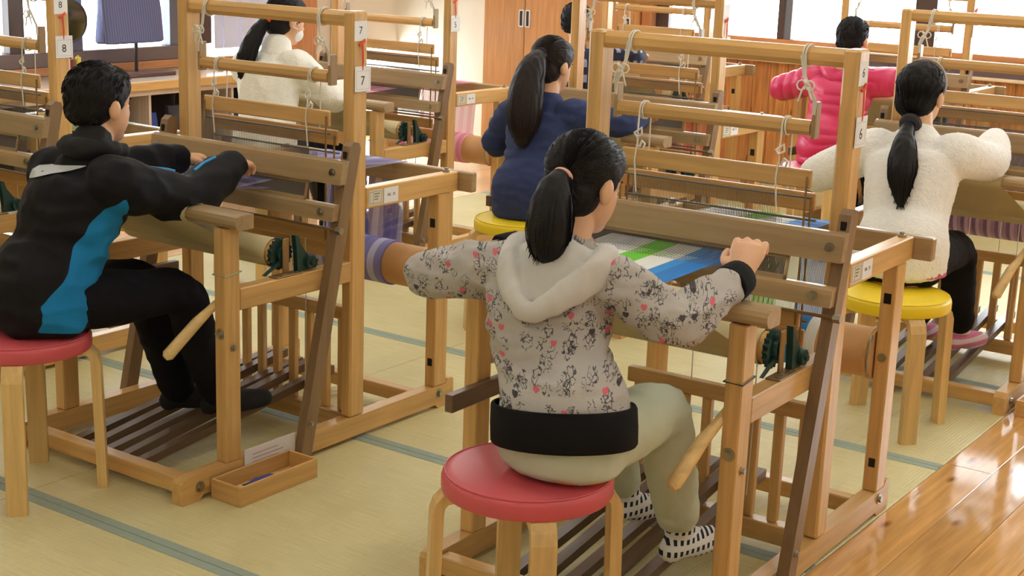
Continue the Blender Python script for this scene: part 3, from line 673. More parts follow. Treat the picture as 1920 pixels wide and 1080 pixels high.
def person(label, J, jacket, trousers, sock, hairm, group='children weaving at the looms', vox=.006, cvox=.008, grow=.014, sleeve=.016, jdisp=None, hem=.0, fists=True, scalp='long', k=1.0, body_extra=None, handcurl=(.5, .9, .7), jname='jacket', crop=0):
    """J: dict of world joints"""
    base = Vector((J['pelvis'][0], J['pelvis'][1], 0)); t = thing('person', label, 'person', (0, 0, 0), 0, group)
    pv, ch, nb, hd = [Vector(J[q]) for q in ('pelvis', 'chest', 'neck', 'head')]
    ls, rs = Vector(J['ls']), Vector(J['rs']); side = (rs-ls).normalized(); ax = head_axes(J['face']); R, Fd, U = ax
    wa = pv.lerp(ch, .5)+Vector(J.get('waist', (0, 0, 0)))
    shm = (ls+rs)/2
    bw = (rs-ls).length/2
    tors = lambda e, z0=0: loft([(*(pv+V3(0, 0, -.055+z0)), .125+e, .095+e), (*(pv+V3(0, 0, .05)), .128+e, .098+e), (*wa, .110+e, .085+e), (*ch, .125+e, .092+e), (*(ch.lerp(shm, .75)), bw-.012+e, .078+e), (*(shm+V3(0, 0, .012)), bw*.72, .058+e*.6)], side, 24, 5, .2)
    def arm(sh, el, wr, e0, stop=1.0):
        w2 = el.lerp(wr, stop)
        return limb([(*(sh+(shm-sh)*.25), .044+e0), (*sh, .046+e0), (*sh.lerp(el, .5), .040+e0), (*el, .035+e0), (*el.lerp(wr, .5*stop), .033+e0), (*w2, .024+e0*.75)], 16, 5)
    geo = [tors(0), loft([(*(nb-V3(0, 0, .04)), .06, .05), (*nb, .044, .042), (*nb.lerp(hd, .5), .040, .042), (*(hd-U*.04*k-Fd*.015), .040, .044)], side, 16, 4)] + head_geo(hd, ax, k)
    for q in 'lr':
        sh, el, wr = [Vector(J[q+x]) for x in ('s', 'e', 'w')]
        geo.append(arm(sh, el, wr, 0)); hv = Vector(J.get(q+'hd', wr-el)); hn = Vector(J.get(q+'hn', (0, -.3, 1)))
        geo += hand_geo(wr, hv, hn, -1 if q == 'r' else 1, J.get('hk', .95)*k, handcurl)
        hp, kn, an, to = [Vector(J[q+x]) for x in ('h', 'k', 'a', 't')]
        geo.append(limb([(*hp, .078), (*hp.lerp(kn, .5), .064), (*kn, .050), (*kn.lerp(an, .35), .047), (*kn.lerp(an, .75), .036), (*an, .030)], 16, 5))
        fdv = (to-an); fdv.z = 0; fdv.normalize(); hl = an-fdv*.028
        geo.append(limb([(hl.x, hl.y, an.z-.03, .026), (an.x, an.y, an.z-.02, .031), *[(*an.lerp(to, f)[:2], (an.z-.028)*(1-f)+to.z*f, r) for f, r in ((.5, .030), (1, .022))]], 14, 4))
    if body_extra: geo += body_extra
    blob('body', geo, vox, SKIN, t, 3)
    for s in (-1, 1):
        e = part('eye', ell(hd+Fd*.0655*k+R*s*.026*k, ax, (.012*k, .007*k, .0075*k), 12, 8), EYEW, t, True); part('iris', ell(hd+Fd*.0692*k+R*s*.026*k, ax, (.006*k, .0046*k, .006*k), 10, 6), EYEB, e, True)
        part('eyebrow', ell(hd+Fd*.070*k+R*s*.027*k+U*.020*k, ax, (.015*k, .006*k, .003*k), 10, 6), hairm, t, True)
    part('mouth', ell(hd+Fd*.086*k-U*.056*k, ax, (.018*k, .006*k, .004*k), 12, 6), LIP, t, True)
    # clothes
    jg = [tors(grow, hem)]
    for q in 'lr': jg.append(arm(*[Vector(J[q+x]) for x in ('s', 'e', 'w')], sleeve, J.get('stop', .93)))
    jg.append(loft([(*(nb-V3(0, 0, .05)), .085, .075), (*(nb-V3(0, 0, .005)), .060+grow*.4, .056+grow*.4)], side, 18, 3))
    jk = blob(jname, jg, cvox, jacket, t, 5, .5, jdisp or fold(len(label), .009, (10, 10, 22)))
    tg = []
    for q in 'lr':
        hp, kn, an = [Vector(J[q+x]) for x in ('h', 'k', 'a')]; end = kn.lerp(an, J.get('leg_stop', .97))
        tg.append(limb([(*hp, .086), (*hp.lerp(kn, .5), .074), (*kn, .062), (*kn.lerp(an, .4), .059), (*end, .052)], 16, 5))
    tg.append(loft([(*(pv-V3(0, 0, .055)), .134, .105), (*(pv-V3(0, 0, .02)), .142, .110), (*(pv+V3(0, 0, .04)), .136, .104)], side, 20, 4, .2, .2))
    blob('trousers', tg, cvox, trousers, t, 4, .5, fold(len(label)+3, .005, (14, 14, 20)))
    for q in 'lr':
        kn, an, to = [Vector(J[q+x]) for x in ('k', 'a', 't')]; fdv = (to-an); fdv.z = 0; fdv.normalize(); hl = an-fdv*.028; top = an.lerp(kn, J.get('sock_up', .12))
        blob('sock', [limb([(*top, .038), (*an, .036), (hl.x+fdv.x*.02, hl.y+fdv.y*.02, an.z-.02, .034)], 16, 4), limb([(hl.x, hl.y, an.z-.03, .031), (an.x, an.y, an.z-.02, .036), *[(*an.lerp(to, f)[:2], (an.z-.028)*(1-f)+to.z*f, r) for f, r in ((.5, .035), (1, .027))]], 16, 4)], .006, sock, t, 3)
    # hair cap
    hc = hd+U*.030*k-Fd*.014*k
    low = .052 if scalp != 'short' else .042
    cap = [ell(hc, ax, (.0785*k, .090*k, .082*k)), ell(hd-Fd*.034*k-U*(low-.024)*k, ax, (.068*k, .060*k, (low+.008)*k)), ell(hd+U*.05*k+Fd*.03*k, ax, (.062*k, .052*k, .052*k))]
    hs = random.Random(len(label)); tie = Vector(J['tie']) if 'tie' in J else None
    h = blob('hair', cap, .006, hairm, t, 8, .5, lambda c, n: .0022*noise.noise(c*70))
    bs = []; hb = BVHTree.FromObject(h, bpy.context.evaluated_depsgraph_get())
    for _ in range(420 if tie else 1000):
        th = hs.uniform(0, 2*math.pi); ph = hs.uniform(-1.0, 1.45)
        dv = R*(math.cos(th)*math.cos(ph))+Fd*(math.sin(th)*math.cos(ph))+U*math.sin(ph)
        if dv.dot(Fd) > .45 and dv.dot(U) < .45: continue
        if ph < -.35 and dv.dot(Fd) > -.15: continue
        hit = hb.ray_cast(hc-U*.01+dv*.3, -dv)
        if hit[0] is None: continue
        p = hit[0]
        pts = []
        if tie:
            for q in range(6):
                w = p.lerp(tie, q/6); w = w+(w-hc).normalized()*.02; nr = hb.find_nearest(w)
                pts.append(nr[0]+nr[1]*.0008)
        else:
            dn = (-U*.8-Fd*.45+R*hs.uniform(-.3, .3)); dn = (dn-dv*dn.dot(dv)).normalized(); L = hs.uniform(.010, .020)
            for q in range(4): nr = hb.find_nearest(p+dn*(L*q/3)); pts.append(nr[0]+nr[1]*(.0006+.0008*q))
        bs.append(pts)
    st = part('hair_strands', strands(bs, .0014), hairm, h); st['kind'] = 'stuff'
    if 'tail' in J:
        tl = J['tail']; pt = blob('ponytail', [limb(tl, 16, 6)], .006, hairm, t, 2, .5, lambda c, n: .0035*noise.noise(Vector((c.x*60, c.y*60, c.z*9))))
        cm = catmull([list(p) for p in tl], 6); bs = []
        for _ in range(110):
            a = hs.uniform(0, 2*math.pi); rr = hs.uniform(.8, 1.06); pts = []; i1 = hs.randint(len(cm)-6, len(cm)-1)
            for i, p in enumerate(cm[:i1+1]):
                if i % 2: continue
                r = p[3]*rr+.001*math.sin(i*.9+a*7); pts.append(Vector(p[:3])+V3(math.cos(a), math.sin(a), 0)*r)
            pts.append(pts[-1]+V3(math.cos(a)*.004, math.sin(a)*.004, -.012)); bs.append(pts)
        s2 = part('ponytail_strands', strands(bs, .0015), hairm, pt); s2['kind'] = 'stuff'
        d0 = (Vector(tl[1][:3])-Vector(tl[0][:3])).normalized(); s_, t_ = frame_of(d0); c0 = Vector(tl[0][:3])+d0*.006; rr = tl[0][3]*1.05
        part('hair_tie', tube([c0+s_*(rr*math.cos(2*math.pi*q/20))+t_*(rr*math.sin(2*math.pi*q/20)) for q in range(20)], J.get('tie_r', .0055), 8, closed=True), J.get('tie_mat', BLACK), t, True)
    return t, jk
def ringband(name, c, d, r0, r1, w, mat, parent, n=24, rx=None, side=(1, 0, 0)):
    c = Vector(c); d = Vector(d).normalized()
    rad = rx or (1, 1); P = [(*(c+d*(w*f)), (r0+(r1-r0)*(f+.5))*rad[0], (r0+(r1-r0)*(f+.5))*rad[1]) for f in (-.5, -.17, .17, .5)]
    V = []; F = []; side = Vector(side); s = (side-d*side.dot(d)).normalized(); t = d.cross(s); m = 0
    prof = [(-.5, -.006), (-.5, 0), (-.44, .003), (0, .004), (.44, .003), (.5, 0), (.5, -.006)]
    for f, e in prof:
        a = (r0+(r1-r0)*(f+.5))
        for k in range(n): q = 2*math.pi*k/n; V.append(tuple(c+d*(w*f)+s*((a*rad[0]+e)*math.cos(q))+t*((a*rad[1]+e)*math.sin(q))))
    for i in range(len(prof)-1):
        for k in range(n): l = (k+1) % n; F.append([i*n+k, i*n+l, i*n+n+l, i*n+n+k])
    return part(name, (V, F), mat, parent, True)
BLKH = hair_mat('black_hair', (20, 17, 18)); BRNH = hair_mat('dark_brown_hair', (36, 27, 25))
def mathn(N, L, op, a, b=None, c=None):
    n = N.new('ShaderNodeMath'); n.operation = op
    for i, v in enumerate((a, b, c)):
        if v is None: continue
        if isinstance(v, (int, float)): n.inputs[i].default_value = v
        else: L.new(v, n.inputs[i])
    return n.outputs[0]
def print_fabric():
    m, N, L, P = nmat('grey_printed_jersey'); tc = N.new('ShaderNodeTexCoord'); sp = N.new('ShaderNodeSeparateXYZ'); L.new(tc.outputs['Object'], sp.inputs[0])
    u = mathn(N, L, 'MULTIPLY_ADD', sp.outputs[1], .62, sp.outputs[0]); cb_ = N.new('ShaderNodeCombineXYZ'); L.new(u, cb_.inputs[0]); L.new(sp.outputs[2], cb_.inputs[1])
    base = lin(198, 192, 184)
    nz = N.new('ShaderNodeTexNoise'); nz.inputs['Scale'].default_value = 500; L.new(tc.outputs['Object'], nz.inputs['Vector'])
    mx = N.new('ShaderNodeMix'); mx.data_type = 'RGBA'; mx.inputs['A'].default_value = lin(162, 156, 150); mx.inputs['B'].default_value = lin(194, 188, 182); L.new(nz.outputs['Fac'], mx.inputs['Factor']); col = mx.outputs['Result']
    # script-like scribbles
    for sc, off, wd, msk in ((62, 3.0, .034, 25), (95, 9.0, .040, 21), (75, 17.0, .036, 30)):
        mp = N.new('ShaderNodeMapping'); mp.inputs['Location'].default_value = (off, off*.7, 0); L.new(cb_.outputs[0], mp.inputs[0])
        n1 = N.new('ShaderNodeTexNoise'); n1.noise_dimensions = '2D'; n1.inputs['Scale'].default_value = sc; n1.inputs['Detail'].default_value = 1.2; L.new(mp.outputs[0], n1.inputs['Vector'])
        ab = mathn(N, L, 'ABSOLUTE', mathn(N, L, 'SUBTRACT', n1.outputs['Fac'], .5)); ln = mathn(N, L, 'LESS_THAN', ab, wd)
        vo = N.new('ShaderNodeTexVoronoi'); vo.voronoi_dimensions = '2D'; vo.inputs['Scale'].default_value = msk; L.new(mp.outputs[0], vo.inputs['Vector'])
        mk = mathn(N, L, 'LESS_THAN', vo.outputs['Distance'], .38); sc_ = N.new('ShaderNodeSeparateColor'); L.new(vo.outputs['Color'], sc_.inputs[0]); on = mathn(N, L, 'LESS_THAN', sc_.outputs[0], .52)
        k = mathn(N, L, 'MULTIPLY', mathn(N, L, 'MULTIPLY', ln, mk), on); k = mathn(N, L, 'MULTIPLY', k, .82)
        m2 = N.new('ShaderNodeMix'); m2.data_type = 'RGBA'; L.new(k, m2.inputs['Factor']); L.new(col, m2.inputs['A']); m2.inputs['B'].default_value = lin(46, 44, 52); col = m2.outputs['Result']
    # hearts
    vo = N.new('ShaderNodeTexVoronoi'); vo.voronoi_dimensions = '2D'; vo.inputs['Scale'].default_value = 24; vo.inputs['Randomness'].default_value = .85; L.new(cb_.outputs[0], vo.inputs['Vector'])
    lv = N.new('ShaderNodeVectorMath'); lv.operation = 'SUBTRACT'; L.new(cb_.outputs[0], lv.inputs[0]); L.new(vo.outputs['Position'], lv.inputs[1])
    s2 = N.new('ShaderNodeSeparateXYZ'); L.new(lv.outputs[0], s2.inputs[0]); hx = mathn(N, L, 'MULTIPLY', s2.outputs[0], 150); hy = mathn(N, L, 'MULTIPLY', s2.outputs[1], 165)
    x2 = mathn(N, L, 'MULTIPLY', hx, hx); y2 = mathn(N, L, 'MULTIPLY', hy, hy); q = mathn(N, L, 'SUBTRACT', mathn(N, L, 'ADD', x2, y2), 1.0)
    q3 = mathn(N, L, 'MULTIPLY', mathn(N, L, 'MULTIPLY', q, q), q); r3 = mathn(N, L, 'MULTIPLY', x2, mathn(N, L, 'MULTIPLY', y2, hy)); ht = mathn(N, L, 'LESS_THAN', mathn(N, L, 'SUBTRACT', q3, r3), 0)
    sc_ = N.new('ShaderNodeSeparateColor'); L.new(vo.outputs['Color'], sc_.inputs[0]); on = mathn(N, L, 'LESS_THAN', sc_.outputs[0], .42); ht = mathn(N, L, 'MULTIPLY', mathn(N, L, 'MULTIPLY', ht, on), .9)
    pk = mathn(N, L, 'LESS_THAN', sc_.outputs[1], .66); hc = N.new('ShaderNodeMix'); hc.data_type = 'RGBA'; L.new(pk, hc.inputs['Factor']); hc.inputs['A'].default_value = lin(48, 46, 52); hc.inputs['B'].default_value = lin(214, 96, 112)
    m3 = N.new('ShaderNodeMix'); m3.data_type = 'RGBA'; L.new(ht, m3.inputs['Factor']); L.new(col, m3.inputs['A']); L.new(hc.outputs['Result'], m3.inputs['B'])
    L.new(m3.outputs['Result'], P.inputs['Base Color']); P.inputs['Roughness'].default_value = .9
    b = N.new('ShaderNodeBump'); b.inputs['Strength'].default_value = .2; b.inputs['Distance'].default_value = .002; L.new(nz.outputs['Fac'], b.inputs['Height']); L.new(b.outputs['Normal'], P.inputs['Normal']); return m
def fleece(name, rgb):
    m = flat(name, rgb, .95, 0, .2, bump=.9, bscale=170, var=.04, vscale=60); P = m.node_tree.nodes['Principled BSDF']; P.inputs['Sheen Weight'].default_value = .3; return m
def check(name, c1, c2, c3, sc=90):
    m, N, L, P = nmat(name); tc = N.new('ShaderNodeTexCoord'); sp = N.new('ShaderNodeSeparateXYZ'); L.new(tc.outputs['Object'], sp.inputs[0])
    a = mathn(N, L, 'GREATER_THAN', mathn(N, L, 'SINE', mathn(N, L, 'MULTIPLY', mathn(N, L, 'ADD', sp.outputs[1], sp.outputs[0]), sc*3.2)), 0); b = mathn(N, L, 'GREATER_THAN', mathn(N, L, 'SINE', mathn(N, L, 'MULTIPLY', sp.outputs[2], sc*2.6)), 0)
    m1 = N.new('ShaderNodeMix'); m1.data_type = 'RGBA'; L.new(a, m1.inputs['Factor']); m1.inputs['A'].default_value = lin(*c1); m1.inputs['B'].default_value = lin(*c2)
    m2 = N.new('ShaderNodeMix'); m2.data_type = 'RGBA'; L.new(b, m2.inputs['Factor']); m2.inputs['A'].default_value = lin(*c1); L.new(m1.outputs['Result'], m2.inputs['B'])
    m3 = N.new('ShaderNodeMix'); m3.data_type = 'RGBA'; L.new(mathn(N, L, 'MULTIPLY', a, b), m3.inputs['Factor']); L.new(m2.outputs['Result'], m3.inputs['A']); m3.inputs['B'].default_value = lin(*c3)
    L.new(m3.outputs['Result'], P.inputs['Base Color']); P.inputs['Roughness'].default_value = .9; return m
def panel_mat(name, c0, c1, rough=.7):
    m, N, L, P = nmat(name); at = N.new('ShaderNodeAttribute'); at.attribute_name = 'panel'; k = mathn(N, L, 'GREATER_THAN', at.outputs['Fac'], 0)
    mx = N.new('ShaderNodeMix'); mx.data_type = 'RGBA'; L.new(k, mx.inputs['Factor']); mx.inputs['A'].default_value = lin(*c0); mx.inputs['B'].default_value = lin(*c1); L.new(mx.outputs['Result'], P.inputs['Base Color']); P.inputs['Roughness'].default_value = rough; P.inputs['Specular IOR Level'].default_value = .2; P.inputs['Sheen Weight'].default_value = .02
    return m
def paint(o, fn):
    at = o.data.attributes.new('panel', 'FLOAT', 'POINT'); at.data.foreach_set('value', [fn(v.co, v.normal) for v in o.data.vertices])
def poly_sd(p, Q):
    d = 1e9; ins = False; n = len(Q)
    for i in range(n):
        a = Vector(Q[i]); b = Vector(Q[(i+1) % n]); e = b-a; w = p-a; tt = max(0, min(1, w.dot(e)/max(e.length_squared, 1e-9))); d = min(d, (w-e*tt).length)
        if (a.y > p.y) != (b.y > p.y) and p.x < (b.x-a.x)*(p.y-a.y)/(b.y-a.y)+a.x: ins = not ins
    return d if ins else -d
BLKC = flat('black_cloth', (18, 18, 21), .85, 0, .2, bump=.3, bscale=500); BLKS = flat('black_sock', (24, 24, 28), .9)

# ---- child in grey printed hoodie
J = dict(pelvis=(1.975, -.10, .52), chest=(1.865, -.005, .745), neck=(1.868, .055, .862), head=(1.865, .115, 1.005), face=(.22, .93, -.28), ls=(1.715, .02, .805), rs=(2.005, .03, .822),
  le=(1.50, .045, .755), lw=(1.60, .27, .80), re=(2.140, .055, .757), rw=(2.148, .315, .812), rhd=(-.02, .085, .085), rhn=(.15, -.6, .75), lhd=(.3, .6, 0),
  lh=(1.90, -.06, .527), lk=(1.845, .23, .505), la=(1.845, .40, .200), lt=(1.865, .52, .145), rh=(2.035, -.07, .527), rk=(2.035, .21, .505), ra=(2.03, .34, .172), rt=(2.06, .47, .135), leg_stop=.80, sock_up=.14,
  tie=(1.878, .012, 1.035), tail=[(1.878, .012, 1.036, .016), (1.884, -.03, 1.01, .034), (1.889, -.048, .95, .047), (1.888, -.052, .895, .040), (1.880, -.05, .862, .018)], tie_mat=flat('pink_hair_tie', (232, 176, 158), .6), stop=.80, hk=1.12)
PRN = print_fabric()
pA, jA = person('child in grey printed hoodie with black hem, low ponytail, seated on red stool', J, PRN, flat('pale_mint_trousers', (192, 198, 176), .9, bump=.2, bscale=400, var=.05), check('checked_sock', (226, 226, 224), (40, 50, 72), (26, 34, 56)), BLKH, vox=.0042, cvox=.007, jname='hoodie', jdisp=lambda c, n, f=fold(4, .011, (9, 11, 27)): f(c, n)*max(0, min(1, (c.z-.60)/.05)), handcurl=(.3, 1.0, 1.0), hem=.085)
side = (Vector(J['rs'])-Vector(J['ls'])).normalized()
ringband('hem_band', V3(1.974, -.097, .547), (-.12, .10, .97), .155, .154, .082, BLKC, pA, 32, (1.0, .82), side)
for q, st in (('r', .88), ('l', .88)):
    el, wr = Vector(J[q+'e']), Vector(J[q+'w']); ringband('cuff', el.lerp(wr, st), wr-el, .0405, .037, .055, BLKC, pA)
hood = blob('hood', [loft([(1.775, .015, .872, .030, .03), (1.795, -.055, .845, .036, .022), (1.845, -.108, .800, .026, .018), (1.900, -.130, .772, .022, .016), (1.955, -.104, .806, .028, .018), (1.992, -.04, .85, .036, .022), (1.985, .02, .876, .03, .03)], (0, .3, 1), 16, 5),
   loft([(1.888, -.02, .88, .085, .03), (1.893, -.065, .835, .06, .020), (1.90, -.088, .795, .035, .016)], side, 18, 4)], .006, flat('light_grey_jersey', (204, 200, 194), .9, bump=.25, bscale=450, var=.04), pA, 5, .5, fold(2, .005, (20, 20, 14)))

# ---- child in black and blue jacket
J = dict(pelvis=(.335, -.125, .52), chest=(.355, -.025, .765), neck=(.375, .035, .880), head=(.350, .075, 1.03), face=(.06, 1, -.12), ls=(.225, .02, .835), rs=(.505, .0, .838),
  le=(.185, .25, .80), lw=(.222, .47, .826), re=(.520, .225, .775), rw=(.468, .45, .838), rhd=(-.04, .12, -.005), rhn=(.15, -.1, 1), lhd=(.02, .12, .0), lhn=(-.1, -.1, 1),
  lh=(.27, -.09, .527), lk=(.315, .235, .500), la=(.345, .335, .165), lt=(.40, .44, .135), rh=(.405, -.09, .527), rk=(.470, .235, .500), ra=(.475, .375, .172), rt=(.53, .50, .14), stop=.95)
JB = panel_mat('black_blue_jacket_cloth', (17, 17, 21), (26, 124, 184))
pB, jB = person('child with short hair in black jacket with blue side panel on red stool', J, JB, flat('black_trousers', (17, 17, 24), .85, 0, .2, bump=.2, bscale=400), BLKS, BLKH, vox=.0045, scalp='short', cvox=.007, jdisp=fold(9, .011, (9, 9, 15)), grow=.028, sleeve=.026)
PAN = [(-.028, .815), (-.085, .74), (-.15, .62), (-.215, .54), (-.215, .47), (-.12, .46), (-.01, .55), (.01, .60), (.03, .68), (.02, .735)]
paint(jB, lambda c, n: poly_sd(Vector((c.y, c.z)), PAN) if n.x > -.1 and c.x > .36 else -.05)
bv = BVHTree.FromObject(jB, bpy.context.evaluated_depsgraph_get())
def decal(name, prof, mat, parent, bvh, off=.004, d=(0, 1, 0)):
    d = Vector(d); rows = []
    for (x0, z0, x1, z1) in prof:
        r = []
        for q in range(4):
            p = Vector((x0+(x1-x0)*q/3, -1.2, z0+(z1-z0)*q/3)); h = bvh.ray_cast(p, d)
            if h[0] is None: r.append(Vector((p.x, 0, p.z)))
            else: r.append(h[0]+h[1]*off)
        rows.append(r)
    return part(name, sheet(rows), mat, parent, True)
SWZ = -.014
sw = [(.428-.168*f, .8945-.044*f-.006*math.sin(f*3), .428-.168*f, .896-.016*f+.002*math.sin(f*3)) for f in [k/14 for k in range(15)]]
decal('swoosh_print', [(a, b+SWZ, c, d+SWZ) for a, b, c, d in sw], flat('grey_print', (190, 194, 196), .6), pB, bv)
ringband('wrist_watch', Vector(J['re']).lerp(Vector(J['rw']), 1.0), Vector(J['rw'])-Vector(J['re']), .033, .031, .022, flat('glossy_dark_band', (52, 54, 58), .15, .6), pB)
BLUP = flat('blue_piping', (36, 150, 214), .6)
def on_surface(pts, bvh, off=.0008):
    pts = catmull([list(p) for p in pts], 6)
    return [(lambda h: h[0]+h[1]*off)(bvh.find_nearest(Vector(p))) for p in pts]
part('shoulder_piping', tube(on_surface([(.455, .06, .89), (.475, .09, .885), (.50, .13, .86), (.515, .18, .84)], bv), .0045, 8), BLUP, pB, True)
part('sleeve_stripe', tube(on_surface([(.50, .27, .84), (.49, .32, .845), (.485, .36, .86)], bv), .0045, 8), BLUP, pB, True)
part('sleeve_stripe', tube(on_surface([(.20, .12, .87), (.19, .18, .86), (.185, .24, .85)], bv), .0045, 8), BLUP, pB, True)
ringband('cuff', Vector(J['re']).lerp(Vector(J['rw']), .93), Vector(J['rw'])-Vector(J['re']), .040, .034, .05, BLKC, pB)
ringband('cuff', Vector(J['le']).lerp(Vector(J['lw']), .93), Vector(J['lw'])-Vector(J['le']), .040, .034, .05, BLKC, pB)
blob('hood', [loft([(.305, .085, .915, .020, .022), (.30, .02, .922, .024, .024), (.335, -.025, .925, .026, .024), (.39, -.03, .925, .026, .024), (.435, .015, .922, .024, .024), (.435, .08, .915, .020, .020)], (0, .2, 1), 16, 5), loft([(.368, .02, .895, .066, .055), (.370, .03, .932, .056, .052)], (1, 0, 0), 18, 3)], .007, flat('black_hood_cloth', (18, 18, 22), .8), pB, 4, .5, fold(5, .006, (20, 20, 20)))

# ---- child in white fleece, low ponytail with scrunchie
J = dict(pelvis=(1.855, 2.08, .51), chest=(1.825, 2.20, .76), neck=(1.822, 2.255, .885), head=(1.790, 2.31, 1.03), face=(.10, .98, -.2), ls=(1.665, 2.23, .835), rs=(1.965, 2.25, .850),
  le=(1.465, 2.27, .725), lw=(1.58, 2.48, .80), re=(2.00, 2.45, .815), rw=(1.935, 2.70, .858), rhd=(-.03, .12, .01), lhd=(.3, .6, 0),
  lh=(1.785, 2.10, .527), lk=(1.775, 2.44, .49), la=(1.775, 2.56, .18), lt=(1.79, 2.68, .14), rh=(1.925, 2.10, .527), rk=(1.925, 2.45, .495), ra=(1.925, 2.575, .175), rt=(1.965, 2.70, .135), leg_stop=.84, sock_up=.06, stop=.97,
  tie=(1.795, 2.225, .945), tail=[(1.800, 2.215, .945, .018), (1.812, 2.15, .920, .024), (1.830, 2.095, .88, .038), (1.842, 2.065, .82, .046), (1.850, 2.045, .765, .036), (1.862, 2.03, .70, .010)], tie_r=.019, tie_mat=flat('dark_scrunchie', (44, 38, 44), .8, bump=.8, bscale=200))
WF = fleece('white_fleece', (246, 243, 238))
pD, jD = person('child in white fleece with low ponytail and hairband, seated on yellow stool', J, WF, BLKC, stripes('pink_striped_sock', [(224, 206, 210), (214, 120, 160)], 28, axis=2), BLKH, vox=.006, cvox=.008, jname='fleece_jacket', grow=.030, sleeve=.030, hem=.03, jdisp=lambda c, n: .005*noise.noise(c*9)+.0025*noise.noise(c*120))
hdD = Vector(J['head']); axD = head_axes(J['face'])
part('headband', tube([hdD+axD[2]*.03-axD[1]*.0+axD[0]*(.083*math.cos(a))+axD[2]*(.089*math.sin(a)) for a in [math.radians(-35+k*14) for k in range(18)]], .004, 8), flat('grey_headband', (170, 160, 164), .5), pD, True)
part('pink_shirt_hem', loft([(1.858, 2.085, .478, .152, .122), (1.858, 2.085, .505, .152, .122)], (1, 0, 0), 24, 2, .1, .1), flat('pink_shirt', (206, 96, 130), .8), pD, True)

# ---- child in navy sweater
J = dict(pelvis=(.36, 2.10, .51), chest=(.345, 2.195, .74), neck=(.335, 2.245, .860), head=(.318, 2.295, 1.012), face=(.18, .95, -.25), ls=(.195, 2.215, .81), rs=(.475, 2.24, .83),
  le=(.095, 2.24, .685), lw=(.20, 2.45, .77), re=(.60, 2.40, .80), rw=(.555, 2.62, .815), rhd=(-.1, .6, 0), lhd=(.3, .6, 0),
  lh=(.29, 2.12, .527), lk=(.30, 2.45, .49), la=(.30, 2.57, .18), lt=(.31, 2.69, .14), rh=(.43, 2.12, .527), rk=(.44, 2.45, .49), ra=(.44, 2.57, .18), rt=(.45, 2.69, .14),
  tie=(.325, 2.205, 1.06), tail=[(.325, 2.203, 1.06, .024), (.334, 2.145, 1.02, .050), (.336, 2.105, .95, .064), (.340, 2.085, .87, .070), (.345, 2.075, .80, .062), (.350, 2.065, .745, .034)])
pF, jF = person('child in navy sweater with long wavy ponytail, seated on yellow stool', J, flat('navy_knit', (44, 56, 98), .9, bump=.5, bscale=300, var=.08), flat('charcoal_trousers', (62, 60, 66), .9), BLKS, BRNH, vox=.007, jname='sweater', grow=.018, sleeve=.020)

# ---- child in white fleece with mask
J = dict(pelvis=(-1.01, 2.06, .53), chest=(-1.055, 2.14, .82), neck=(-1.065, 2.20, .960), head=(-1.065, 2.255, 1.10), face=(.28, .93, -.28), ls=(-1.215, 2.16, .885), rs=(-.935, 2.19, .905),
  le=(-1.26, 2.30, .76), lw=(-1.14, 2.50, .80), re=(-.875, 2.345, .765), rw=(-.965, 2.56, .785), rhd=(-.2, .6, 0), lhd=(.3, .6, 0),
  lh=(-1.08, 2.10, .527), lk=(-1.08, 2.44, .49), la=(-1.08, 2.56, .18), lt=(-1.07, 2.68, .14), rh=(-.945, 2.10, .527), rk=(-.935, 2.44, .49), ra=(-.935, 2.56, .18), rt=(-.925, 2.68, .14),
  tie=(-1.085, 2.175, 1.105), tail=[(-1.085, 2.172, 1.105, .016), (-1.105, 2.14, 1.07, .030), (-1.118, 2.095, 1.0, .040), (-1.122, 2.065, .93, .040), (-1.125, 2.05, .86, .020)], tie_r=.010, tie_mat=flat('orange_hair_tie', (236, 82, 36), .7))
pE, jE = person('child in white fleece with orange hair tie and face mask', J, fleece('cream_fleece', (246, 242, 232)), BLKC, BLKS, BLKH, vox=.007, jname='fleece_jacket', grow=.024, sleeve=.028, jdisp=fold(6, .009, (12, 12, 10)))
hE = Vector(J['head']); axE = head_axes(J['face'])
mk = blob('face_mask', [ell(hE+axE[1]*.048-axE[2]*.050, axE, (.055, .046, .040))], .006, flat('white_mask', (240, 240, 240), .8), pE, 3)
part('ear_loop', tube([hE+axE[1]*.03+axE[0]*.064-axE[2]*.03, hE+axE[1]*.0+axE[0]*.082-axE[2]*.03, hE-axE[1]*.02+axE[0]*.080, hE+axE[1]*.0+axE[0]*.078+axE[2]*.02, hE+axE[1]*.03+axE[0]*.070-axE[2]*.02], .0018, 6), PAPER, mk, True)
part('collar', loft([(-1.065, 2.19, .945, .078, .068), (-1.068, 2.20, .985, .068, .062)], (1, 0, 0), 20, 3), fleece('cream_fleece_collar', (246, 242, 232)), pE, True)

